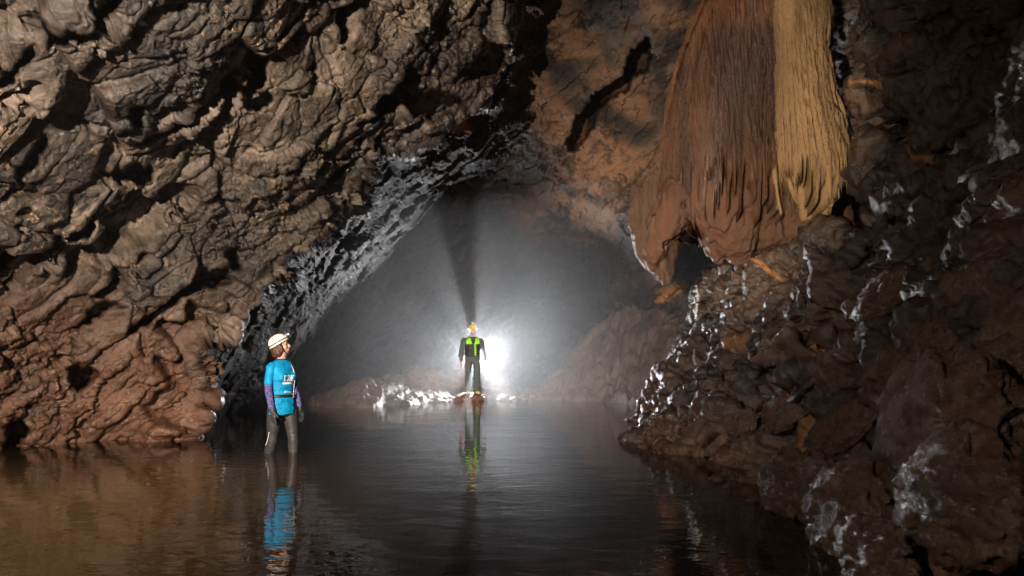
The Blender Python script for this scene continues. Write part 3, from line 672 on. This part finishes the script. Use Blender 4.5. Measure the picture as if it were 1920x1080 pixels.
# ------------------------------------------------------------------ the two people
def cloth(name, col, rough=.8, spec=.3, weave=0., pattern=None, coat=0):
    m, t, b = mat(name); L = t.links.new
    tc = N(t, 'TexCoord'); n = N(t, 'TexNoise', Scale=9 if not pattern else pattern[0], Detail=4, Roughness=.6); L(tc.outputs['Object'], n.inputs['Vector'])
    lo, hi = (tuple(c*.8 for c in col), tuple(min(1, c*1.15) for c in col)) if not pattern else (col, pattern[1])
    L(ramp(t, n.outputs[0], [(.4, lo), (.6, hi)]).outputs[0], b.inputs['Base Color'])
    b.inputs['Roughness'].default_value = rough; b.inputs['Specular IOR Level'].default_value = spec
    b.inputs['Coat Weight'].default_value = coat; b.inputs['Coat Roughness'].default_value = .2
    n2 = N(t, 'TexNoise', Scale=60, Detail=3); L(tc.outputs['Object'], n2.inputs['Vector'])
    bb = N(t, 'Bump', Strength=.35, Distance=.004); L(n2.outputs[0], bb.inputs['Height']); L(bb.outputs[0], b.inputs['Normal'])
    return m
skin = cloth('skin', (.62, .37, .28), .5, .4); skin_pale = cloth('skin_pale', (.6, .42, .36), .5, .4)
c_blue = cloth('blue_jersey', (.0, .27, .55), .6); c_purple = cloth('purple_knit', (.03, .03, .12), .8, .2, pattern=(60, (.17, .15, .36)))
c_neo = cloth('grey_neoprene', (.04, .04, .043), .55, .4, coat=.12); c_black = cloth('black_rubber', (.012, .012, .013), .5, .4)
c_navy = cloth('navy_collar', (.03, .035, .12), .7); c_white = cloth('white_print', (.82, .84, .86), .6); c_cream = cloth('cream_plastic', (.85, .79, .66), .3, .5, coat=.3)
c_hair = cloth('dark_hair', (.075, .028, .016), .5, .5); c_silver = cloth('grey_metal', (.45, .45, .45), .25, .8); c_silver.node_tree.nodes['Principled BSDF'].inputs['Metallic'].default_value = .6
c_over = cloth('grey_green_overall', (.075, .092, .084), .75); c_vest = cloth('black_vest', (.018, .017, .021), .6); c_lime = cloth('lime_fabric', (.36, .85, .02), .6)
c_red = cloth('red_glove', (.62, .015, .012), .5, .4); c_yel = cloth('yellow_boot', (.62, .55, .02), .5, .4); c_yhel = cloth('yellow_plastic', (.85, .56, .02), .3, .5, coat=.3)
c_lip = cloth('lips', (.42, .14, .12), .4); c_eye = cloth('eye_dark', (.02, .015, .012), .2, .6)

def hand(side, wrist, tip_dir, palm_in, s=1., r0=.0085, curl=.35):
    """palm, four fingers of different length with bends, and a thumb leaving the side of the palm"""
    w = Vector(wrist); d = Vector(tip_dir).normalized(); n = Vector(palm_in); n = (n-d*n.dot(d)).normalized(); f = d.cross(n)*side  # f: towards the thumb
    if f.y > 0: f = -f
    o = []
    pc = [(w, .026, .019), (w+d*.025*s, .032, .020), (w+d*.055*s, .041, .019), (w+d*.085*s, .042, .016), (w+d*.098*s, .038, .013)]
    o.append(loft([(*c, a*s, b*s) for c, a, b in pc], 16, front=tuple(n)))
    for k, (off, L_) in enumerate(((.030, .070), (.010, .080), (-.011, .074), (-.031, .058))):
        b = w+d*.088*s+f*off*s; p1 = b+(d+n*curl*.3).normalized()*L_*.42*s; p2 = p1+(d+n*curl*1.1).normalized()*L_*.33*s; p3 = p2+(d+n*curl*2.2).normalized()*L_*.27*s
        o.append(loft([(*(b-d*.02), r0*1.1*s), (*b, r0*1.15*s), (*p1, r0*1.05*s), (*p2, r0*.95*s), (*(p3-(p3-p2)*.2), r0*.85*s), (*p3, r0*.4*s)], 10, front=tuple(n)))
    b = w+d*.022*s+f*.026*s; p1 = b+(d*.7+f*.65+n*.25).normalized()*.036*s; p2 = p1+(d+f*.25+n*.4).normalized()*.030*s; p3 = p2+(d+n*.5).normalized()*.022*s
    o.append(loft([(*(b-f*.012), r0*1.4*s), (*b, r0*1.5*s), (*p1, r0*1.3*s), (*p2, r0*1.1*s), (*p3, r0*.5*s)], 10, front=tuple(n)))
    return o
def head_pieces(wm):
    w = .94 if wm else 1.
    o = [ell((0, .012, 1.635), (.074*w, .094, .094)), ell((0, -.030, 1.585), (.058*w, .062, .080)), ell((0, -.058, 1.525), (.026, .022, .020)),
         ell((0, -.072, 1.662), (.046, .022, .030)), loft([(-.045, -.070, 1.642, .012, .009), (0, -.086, 1.645, .013, .010), (.045, -.070, 1.642, .012, .009)], 10, front=(0, 0, 1)),
         loft([(0, -.080, 1.640, .007, .008), (0, -.096, 1.615, .009, .012), (0, -.112, 1.592, .013, .013), (0, -.098, 1.580, .011, .008)], 12),
         ell((-.011, -.096, 1.586), (.009, .010, .008)), ell((.011, -.096, 1.586), (.009, .010, .008)),
         ell((0, -.084, 1.562), (.026, .014, .009)), ell((0, -.084, 1.549), (.022, .014, .009)),
         ell((-.040, -.055, 1.590), (.024, .026, .026)), ell((.040, -.055, 1.590), (.024, .026, .026)),
         loft([(0, .01, 1.50, .05, .055), (0, -.01, 1.56, .05, .06)], 14)]
    for s in (-1, 1):
        o += [ell((s*.073*w, .012, 1.598), (.010, .020, .032), (8, 0, 0)), ell((s*.076*w, .016, 1.612), (.009, .022, .018))]
    return o
def about(rz, rx=0, piv=(0, 0, 1.5)):
    return Matrix.Translation(piv) @ Euler((R(rx), 0, R(rz)), 'XYZ').to_matrix().to_4x4() @ Matrix.Translation(-Vector(piv))
def lathe(prof, seg=36, sx=1, sy=1):
    V = []; F = []; n = len(prof)
    for s in range(seg):
        w = 2*math.pi*s/seg
        for r, z in prof: V.append((r*math.cos(w)*sx, r*math.sin(w)*sy, z))
    for s in range(seg):
        for k in range(n-1):
            a = s*n+k; b = ((s+1) % seg)*n+k; F.append((a, b, b+1, a+1))
    return V, F
def tube(pts, r, seg=8): return loft([(*p, r) for p in pts], seg)
def box(c, s, rot=(0, 0, 0)):
    M = Matrix.Translation(c) @ Euler([R(a) for a in rot]).to_matrix().to_4x4()
    V = [tuple(M @ Vector((x*s[0]/2, y*s[1]/2, z*s[2]/2))) for z in (-1, 1) for y in (-1, 1) for x in (-1, 1)]
    return V, [(0, 2, 3, 1), (4, 5, 7, 6), (0, 1, 5, 4), (2, 6, 7, 3), (0, 4, 6, 2), (1, 3, 7, 5)]
def folds(a, f, seed, zs=.5):
    return lambda v: (a*ridged((v*np.array((f, f, f*zs))).astype(np.float32), 3, seed, .5)-a*.3)
def on_surface(name, quads, shirt, m, parent, off=.0025, smooth=False):
    """lay flat marks onto a garment's front: quads of (x, z) corners, cut small"""
    bvs = [BVHTree.FromPolygons([v.co.copy() for v in g.data.vertices], [tuple(q.vertices) for q in g.data.polygons]) for g in (shirt if isinstance(shirt, list) else [shirt])]
    V = []; F = []
    for q in quads:
        a, b, c, d = [Vector((x, 0, z)) for x, z in q]; nn = 4; base = len(V)
        for i in range(nn+1):
            for j in range(nn+1):
                s, t_ = i/nn, j/nn; p_ = (a*(1-s)+b*s)*(1-t_)+(d*(1-s)+c*s)*t_
                hy = [h[0].y for h in (g.ray_cast(Vector((p_.x, -1, p_.z)), Vector((0, 1, 0))) for g in bvs) if h[0]]
                V.append((p_.x, min(hy or [-.10])-off, p_.z))
        for i in range(nn):
            for j in range(nn):
                k = base+i*(nn+1)+j; F.append((k, k+nn+1, k+nn+2, k+1))
    return plain(name, [(V, F)], m, parent, smooth)
GL = {'C': ['111', '100', '100', '100', '111'], 'R': ['111', '101', '110', '101', '101'], 'E': ['111', '100', '110', '100', '111']}
def letters(word, x0, z0, h, lean=.12):
    o = []; u = h/5
    for ch in word:
        for r, row in enumerate(GL[ch]):
            c = 0
            while c < 3:
                if row[c] == '1':
                    e = c
                    while e < 3 and row[e] == '1': e += 1
                    za, zb = z0+h-r*u, z0+h-(r+1)*u-.0002
                    o.append(((x0+c*u, zb), (x0+e*u, zb), (x0+e*u, za), (x0+c*u, za))); c = e
                else: c += 1
        x0 += u*3.7
    return o

# ---------- the woman knee-deep in the pool
SW = 1.66/1.70
wo = empty('person', (P(529, 0, 8.2).x, 8.2, -.30), 60); wo.scale = (SW,)*3
prop(wo, 'caver in blue jersey, grey wetsuit and cream helmet standing knee-deep in the pool', 'person')
HD = about(44, -11)
torso = [(0, .0, .80, .150, .100), (0, .0, .88, .168, .122), (0, .0, .97, .158, .112), (0, -.003, 1.06, .136, .098), (0, -.008, 1.14, .140, .102), (0, -.008, 1.24, .158, .110), (0, 0, 1.33, .168, .100), (0, .008, 1.395, .150, .080), (0, .012, 1.435, .085, .062)]
def arm_path(s, k=1.): return [(x-s*(.022 if s < 0 else .045), y-(.12*max(0, 1.30-z) if s > 0 else .03*max(0, 1.3-z)), z, a, b) for x, y, z, a, b in arm_path0(s, k)]
def arm_path0(s, k=1.): return [(s*.150, .008, 1.380, .052*k, .052*k), (s*.185, .012, 1.345, .052*k, .054*k), (s*.205, .016, 1.24, .045*k, .048*k), (s*.220, .020, 1.12, .040*k, .042*k), (s*.228, .010, 1.08, .038*k, .041*k), (s*.232, -.012, 1.00, .038*k, .040*k), (s*.232, -.040, .90, .031*k, .033*k), (s*.230, -.058, .83, .024*k, .027*k)]
def leg_path(s, k=1., a=0, st=0.): return [(x, y-s*st*max(0, .93-z), z, q, r) for x, y, z, q, r in leg_path0(s, k, a)]
def leg_path0(s, k=1., a=0): return [(s*.082, 0, .90, .085*k, .095*k), (s*.092, -.005, .80, .087*k, .092*k), (s*.098, -.008-a*.03, .66, .075*k, .08*k), (s*.100, -.008-a*.06, .52, .056*k, .060*k), (s*.100, -.012-a*.06, .46, .053*k, .058*k), (s*.100, .012-a*.05, .34, .050*k, .056*k), (s*.100, .012-a*.04, .20, .038*k, .042*k), (s*.100, .006-a*.04, .09, .034*k, .038*k)]
def foot(s, k=1., a=0): return loft([(s*.10, .055-a*.04, .045, .03*k, .035*k), (s*.10, .03-a*.04, .055, .038*k, .05*k), (s*.103, -.05-a*.04, .045, .043*k, .042*k), (s*.108, -.12-a*.04, .03, .045*k, .028*k), (s*.11, -.165-a*.04, .025, .03*k, .02*k)], 14, front=(0, 0, 1))
neck = loft([(0, .014, 1.40, .060, .060), (0, .008, 1.46, .052, .055), (0, 0, 1.53, .050, .056)], 16)
bust = [ell((-.068, -.082, 1.235), (.066, .052, .062)), ell((.068, -.082, 1.235), (.066, .052, .062))]
WR = {s: (s*(.208 if s < 0 else .185), -.058-(.056 if s > 0 else .014), .83) for s in (-1, 1)}
hands = {s: hand(s, WR[s], (0, -.16, -1), (-s, -.1, 0), .86) for s in (-1, 1)}
body = [loft(torso), neck]+bust+[tf(q, HD) for q in head_pieces(True)]
for s in (-1, 1): body += [loft(arm_path(s, .9)), loft(leg_path(s, .92, 0, .17)), tf(foot(s), Matrix.Translation((0, -s*.15, 0)))]
fuse('body', body, .0052, skin, wo, 3)
def grow(path, g): return [(x, y, z, a+g, b+g) for x, y, z, a, b in path]
shirt_t = grow(torso, .008); shirt_t[0] = (.004, 0, .79, .180, .130); shirt_t[1] = (0, 0, .88, .176, .130); shirt_t[2] = (0, 0, .965, .163, .120)
sh = [loft(shirt_t, 28), ell((-.068, -.088, 1.235), (.068, .052, .062)), ell((.068, -.088, 1.235), (.068, .052, .062))]
for s in (-1, 1):
    ap = arm_path(s); q_ = ap[3]; sh.append(loft(grow(ap[:3], .004)+[(q_[0]-s*.002, q_[1], 1.15, .050, .054), (q_[0]-s*.002, q_[1], 1.14, .042, .046)]))
def wshirt(v):
    v = v.astype(np.float32); d = .007*ridged(v*np.array((5, 5, 11), np.float32)+v[:, [2, 0, 1]]*3, 3, 41)*(.6+sst(1.1, .9, v[:, 2])*.9)
    return d*1.3-.004
shirt = fuse('jersey', sh, .006, c_blue, wo, 3, wshirt)
on_surface('lettering', letters('CRE', -.088, 1.185, .072), shirt, c_white, wo)
qs = [((-.084, 1.148), (.068, 1.148), (.068, 1.169), (-.084, 1.169))]
on_surface('print_bar', qs, shirt, c_white, wo)
scr = []; zz = 1.045; rr_ = random.Random(2); x_ = -.062
pts = [(-.060, .004), (-.035, .024), (-.050, .020), (-.058, .0), (-.030, .012), (-.028, .0), (-.016, .012), (-.010, .002), (0, .013), (.004, .001), (.014, .013), (.018, .0), (.030, .010), (.040, .003), (.056, .022), (.045, .024), (.060, .006)]
for (ax, az), (bx, bz) in zip(pts[:-1], pts[1:]):
    dx, dz = bx-ax, bz-az; l_ = math.hypot(dx, dz); nx, nz = -dz/l_*.0022, dx/l_*.0022
    scr.append(((ax-nx, zz+az-nz), (bx-nx, zz+bz-nz), (bx+nx, zz+bz+nz), (ax+nx, zz+az+nz)))
on_surface('script_print', scr, shirt, c_white, wo)
belt = fuse('belt', [loft([(0, 0, .985, .168, .126), (0, 0, .988, .180, .137), (0, 0, 1.018, .178, .135), (0, 0, 1.022, .166, .124)], 32)], .006, c_black, wo, 1)
plain('buckle', [box((.075, -.118, 1.003), (.044, .014, .05), (0, 0, 28))], c_silver, belt, False)
for s in (-1, 1):
    fuse('sleeve', [loft(grow([tuple((a+b)/2 for a, b in zip(arm_path(s)[2], arm_path(s)[3]))]+arm_path(s)[3:], .003), 18)], .006, c_purple, wo, 2, folds(.003, 9, 11))
    gl_ = fuse('glove', [loft([(WR[s][0], WR[s][1]+.008, .865, .034, .036), (WR[s][0], WR[s][1]-.002, .83, .032, .034), (WR[s][0], WR[s][1]-.004, .80, .030, .026)])]+hand(s, WR[s], (0, -.16, -1), (-s, -.1, 0), 1.02, .0105), .0042, c_black if s > 0 else c_neo, wo, 1)
wl_ = [loft([(0, 0, .97, .150, .108), (0, 0, .88, .176, .130), (0, 0, .80, .165, .112)])]+[loft(grow(leg_path(s, 1.0, 0, .16), .008), 20) for s in (-1, 1)]+[tf(foot(s, 1.12), Matrix.Translation((0, -s*.15, 0))) for s in (-1, 1)]
leg_ = fuse('wetsuit_trousers', wl_, .0065, c_neo, wo, 2, lambda v: .0035*ridged((v*np.array((4, 4, 16))).astype(np.float32), 2, 71)*sst(.7, .45, v[:, 2]))
_b = BVHTree.FromPolygons([v.co.copy() for v in leg_.data.vertices], [tuple(q.vertices) for q in leg_.data.polygons])
pp = []
for f_ in np.linspace(0, 1, 12):                                    # curved white piping across the outside of the near knee
    z_ = .40+.17*f_**1.5; y_ = .118-.085*f_**.9; h_ = _b.ray_cast(Vector((-.6, y_, z_)), Vector((1, 0, 0)))
    if h_[0] and h_[0].x < -.05: pp.append((h_[0].x-.001, h_[0].y, h_[0].z))
plain('knee_piping', [tube(pp, .0048)], c_white, leg_)
fuse('collar', [loft([(0, .012, 1.40, .098, .080), (0, .012, 1.428, .082, .070), (0, .010, 1.452, .070, .066), (0, .010, 1.458, .058, .058)], 24)], .006, c_navy, wo, 2)
plain('rim_light_line', [tube([(.052, -.070, 1.41), (.075, -.098, 1.35), (.088, -.124, 1.27), (.09, -.124, 1.2), (.085, -.112, 1.12), (.082, -.112, 1.06), (.078, -.118, 1.02)], .0035)], c_white, wo)  # backlit rim of the jersey, painted as a thin white tube
hair = [ell((0, .030, 1.610), (.084, .088, .092)), ell((0, .060, 1.555), (.072, .052, .062)), ell((-.060, .030, 1.552), (.028, .044, .062)), ell((.060, .030, 1.552), (.028, .044, .062)), ell((-.068, -.012, 1.575), (.016, .022, .045)), ell((0, .072, 1.515), (.058, .034, .034), (20, 0, 0))]
fuse('hair', [tf(q, HD) for q in hair], .006, c_hair, wo, 2, lambda v: .007*ridged((v*np.array((16, 16, 26))).astype(np.float32), 3, 81)-.002)
HM = HD @ Matrix.Translation((0, .012, 1.655)) @ Euler((R(-20), 0, 0)).to_matrix().to_4x4()
def helmet(root, M, m, k=1., lampm=None):
    out = [(.001, .108), (.03, .106), (.058, .094), (.082, .072), (.098, .042), (.105, .008), (.110, -.012), (.108, -.018), (.098, -.012), (.094, .010), (.086, .038), (.068, .066), (.04, .086), (.001, .092)]
    h_ = plain('helmet', [tf(lathe([(a*k, b*k) for a, b in out], 40, .92, 1.18), M)], m, root)
    return h_
he = helmet(wo, HM, c_cream)
plain('band', [tf(lathe([(.1075, .004), (.1105, .006), (.1095, .018), (.1060, .018)], 40, .925, 1.18), HM)], c_black, he)
vn = []
for az in (-60, -95, -130, 60, 95, 130):
    for el_, da in ((35, 0), (52, 14)):
        a_r, e_r = R(az+da-90), R(el_); d_ = Vector((math.cos(a_r)*math.cos(e_r)*.1065*.92, math.sin(a_r)*math.cos(e_r)*.1065*1.18, math.sin(e_r)*.109))
        plain('vent', [tf(ell(tuple(d_), (.006, .006, .006), seg=10, rng=6), HM)], c_black, he)
lamp = plain('headlamp', [tf(box((0, -.128, .035), (.052, .030, .040), (12, 0, 0)), HM), tf(loft([(0, -.135, .036, .019), (0, -.165, .034, .021), (0, -.167, .034, .017)], 16, front=(0, 0, 1)), HM)], c_silver, he)
plain('battery_case', [tf(box((0, .122, .01), (.06, .03, .035)), HM)], c_black, he)
for s in (-1, 1):
    plain('chin_strap', [tf(tube([(s*.078, -.01, 1.650), (s*.072, -.025, 1.60), (s*.058, -.042, 1.545), (s*.025, -.058, 1.508), (0, -.060, 1.502)], .0055), HD)], c_black, he)
def face_bits(root, M):
    for s in (-1, 1):
        plain('eye', [tf(ell((s*.029, -.080, 1.622), (.012, .008, .006)), M)], c_eye, root)
        plain('eyebrow', [tf(tube([(s*.012, -.098, 1.642), (s*.030, -.094, 1.648), (s*.046, -.080, 1.641)], .0032), M)], c_hair, root)
    plain('lips', [tf(ell((0, -.093, 1.558), (.020, .008, .006)), M), tf(ell((0, -.091, 1.550), (.017, .008, .005)), M)], c_lip, root)
face_bits(wo, HD)

# ---------- the man on the rock in front of the flash
SM = 1.77/1.70
mn = empty('person', (P(886, 0, 17.95).x, 17.95, .17), 10); mn.scale = (SM,)*3
prop(mn, 'caver in dark overalls, lime collar and yellow helmet standing on a rock', 'person')
HD2 = about(24, 2)
mt = [(0, .0, .82, .150, .105), (0, .0, .90, .165, .120), (0, .0, .98, .155, .115), (0, 0, 1.06, .150, .108), (0, 0, 1.14, .160, .112), (0, 0, 1.24, .178, .118), (0, 0, 1.33, .190, .110), (0, .008, 1.395, .170, .085), (0, .012, 1.435, .095, .066)]
def marm(s, k=1.): return [(s*.165, .008, 1.375, .056*k, .056*k), (s*.205, .012, 1.335, .056*k, .058*k), (s*.232, .016, 1.23, .050*k, .052*k), (s*.268, .018, 1.11, .045*k, .047*k), (s*.276, .006, 1.06, .044*k, .045*k), (s*.288, -.015, .98, .042*k, .043*k), (s*.292, -.040, .89, .035*k, .036*k), (s*.290, -.052, .83, .028*k, .030*k)]
MW = {s: (s*.290, -.052, .83) for s in (-1, 1)}
mb = [loft(mt), neck]+[tf(q, HD2) for q in head_pieces(False)]
for s in (-1, 1): mb += [loft(marm(s, .88)), loft([(x*(1+.17*max(0, min(1, (.9-z)/.6))), y+s*.03*max(0, min(1, (.9-z)/.6)), z, a, b) for x, y, z, a, b in leg_path(s, .95)]), tf(foot(s, .9), Matrix.Translation((s*.012, .012+s*.03, .01)))]+(hand(s, MW[s], (0, -.12, -1), (-s, -.1, 0), 1.1, .011) if s > 0 else [])
fuse('body', mb, .0065, skin_pale, mn, 3)
def mfold(v): return .011*ridged((v*np.array((5, 5, 4))).astype(np.float32)+v[:, [2, 0, 1]].astype(np.float32)*3, 3, 91)-.003
jk = [loft([(x, y, z, a+.024, b+.026) for x, y, z, a, b in mt[:8]]+[(0, .012, 1.44, .10, .08)], 26)]
for s in (-1, 1): jk.append(loft(grow(marm(s), .020)[:-1]+[(s*.291, -.046, .86, .050, .052), (s*.291, -.05, .845, .042, .044)]))
ov = fuse('overall_jacket', jk, .008, c_over, mn, 2, mfold)
tr = [loft([(0, 0, 1.0, .170, .125), (0, 0, .9, .182, .142), (0, 0, .82, .180, .130)], 24)]
for s in (-1, 1): tr.append(loft([(s*.086, 0, .90, .090, .12), (s*.098, -.005, .78, .088, .115), (s*.110, -.008, .64, .080, .10), (s*.112, -.014+s*.012, .45, .074, .090), (s*.114, s*.02, .3, .070, .084), (s*.116, s*.03, .15, .072, .086), (s*.117, s*.03-.005, .085, .076, .09), (s*.117, s*.03-.005, .065, .066, .08)], 22))
fuse('overall_trousers', tr, .008, c_over, mn, 2, lambda v: .013*ridged((v*np.array((7, 7, 2.6))).astype(np.float32), 3, 92)-.004)
for s in (-1, 1):
    BM = Matrix.Translation((s*.117, s*.03, 0)) @ Euler((0, 0, R(s*14))).to_matrix().to_4x4() @ Matrix.Translation((-s*.11, 0, 0))
    plain('boot', [tf(foot(s, 1.25), BM), loft([(s*.117, s*.03+.01, .05, .05), (s*.117, s*.03+.01, .12, .05)], 14)], c_yel, mn)
    plain('boot_sole', [tf(loft([(s*.10, .07, .012, .035, .012), (s*.10, .03, .012, .05, .012), (s*.104, -.06, .012, .056, .012), (s*.108, -.14, .012, .054, .012), (s*.11, -.19, .012, .03, .012)], 12, front=(0, 0, 1)), BM)], c_black, mn)
vs_ = [(0, 0, .955, .178, .150), (0, 0, 1.0, .188, .152), (0, 0, 1.1, .184, .144), (0, 0, 1.2, .194, .150), (0, 0, 1.3, .200, .146), (0, .006, 1.38, .176, .120), (0, .012, 1.43, .12, .092)]
vest = fuse('vest', [loft(vs_, 28)], .007, c_vest, mn, 2, lambda v: .008*ridged((v*np.array((3, 3, 12))).astype(np.float32), 2, 93)+.003)
for s in (-1, 1):
    on_surface('collar_panel', [((s*.030, 1.262), (s*.172, 1.268), (s*.168, 1.34), (s*.046, 1.34)), ((s*.046, 1.34), (s*.168, 1.34), (s*.135, 1.415), (s*.072, 1.425))], [vest, ov], c_lime, vest, .010)
on_surface('front_placket', [((.030, .97), (.062, .97), (.056, 1.285), (.024, 1.285))], vest, cloth('dark_lime', (.05, .16, .01), .7), vest, .008)
for k in range(6):
    zk = 1.262-k*.052; plain('zip_tab', [box((.042+.002*k, -.176, zk), (.046, .014, .034), (0, 0, 0))], c_lime, vest, False)
fuse('glove', [loft([(-.291, -.045, .865, .042, .043), (-.290, -.052, .83, .036, .036), (-.290, -.056, .80, .032, .028)])]+hand(-1, MW[-1], (0, -.12, -1), (1, -.1, 0), 1.12, .012), .006, c_red, mn, 1)
HM2 = HD2 @ Matrix.Translation((0, .008, 1.660)) @ Euler((R(-8), 0, 0)).to_matrix().to_4x4()
h2_ = helmet(mn, HM2, c_yhel)
plain('headlamp', [tf(loft([(0, -.120, .035, .026), (0, -.150, .035, .028), (0, -.152, .035, .02)], 16, front=(0, 0, 1)), HM2)], c_white, h2_)
cmr = plain('helmet_camera', [tf(box((0, -.065, .135), (.085, .055, .050), (10, 0, 6)), HM2), tf(box((0, -.06, .105), (.03, .03, .02)), HM2)], c_white, h2_, False)
plain('camera_lens', [tf(box((.0, -.095, .137), (.062, .006, .028), (10, 0, 6)), HM2)], c_black, cmr, False)
for s in (-1, 1):
    plain('chin_strap', [tf(tube([(s*.080, -.01, 1.650), (s*.074, -.025, 1.60), (s*.060, -.042, 1.545), (s*.025, -.060, 1.506), (0, -.062, 1.500)], .005), HD2)], c_black, h2_)
face_bits(mn, HD2)
# ------------------------------------------------------------------ mist
hm = bpy.data.materials.new('cave_mist'); hm.use_nodes = True; t = hm.node_tree
for n in list(t.nodes):
    if n.type == 'BSDF_PRINCIPLED': t.nodes.remove(n)
pv = t.nodes.new('ShaderNodeVolumePrincipled'); pv.inputs['Density'].default_value = .0012; pv.inputs['Anisotropy'].default_value = .84
pv.inputs['Color'].default_value = (.93, .95, .98, 1)
t.links.new(pv.outputs[0], t.nodes['Material Output'].inputs['Volume'])
x0, x1, y0, y1, z0, z1 = -22, 20, -8, 44, -5, 16
V8 = [(x, y, z) for z in (z0, z1) for y in (y0, y1) for x in (x0, x1)]
hz = mesh_from('haze', V8, [(0, 2, 3, 1), (4, 5, 7, 6), (0, 1, 5, 4), (2, 6, 7, 3), (0, 4, 6, 2), (1, 3, 7, 5)], hm, smooth=False)
prop(hz, 'thin white mist filling the cave, brightest round the flash', 'mist', kind='stuff')

m2 = hm.copy(); m2.name = 'thick_mist'; m2.node_tree.nodes[pv.name].inputs['Anisotropy'].default_value = .70; m2.node_tree.nodes[pv.name].inputs['Density'].default_value = .025
x0, x1, y0, y1, z0, z1 = -21, 19, 13.2, 43, -4, 4.5
V8 = [(x, y, z) for z in (z0, z1) for y in (y0, y1) for x in (x0, x1)]
hz = mesh_from('mist', V8, [(0, 2, 3, 1), (4, 5, 7, 6), (0, 1, 5, 4), (2, 6, 7, 3), (0, 4, 6, 2), (1, 3, 7, 5)], m2, smooth=False)
prop(hz, 'thicker bank of white mist hanging in the far chamber round the flash', 'mist', kind='stuff')
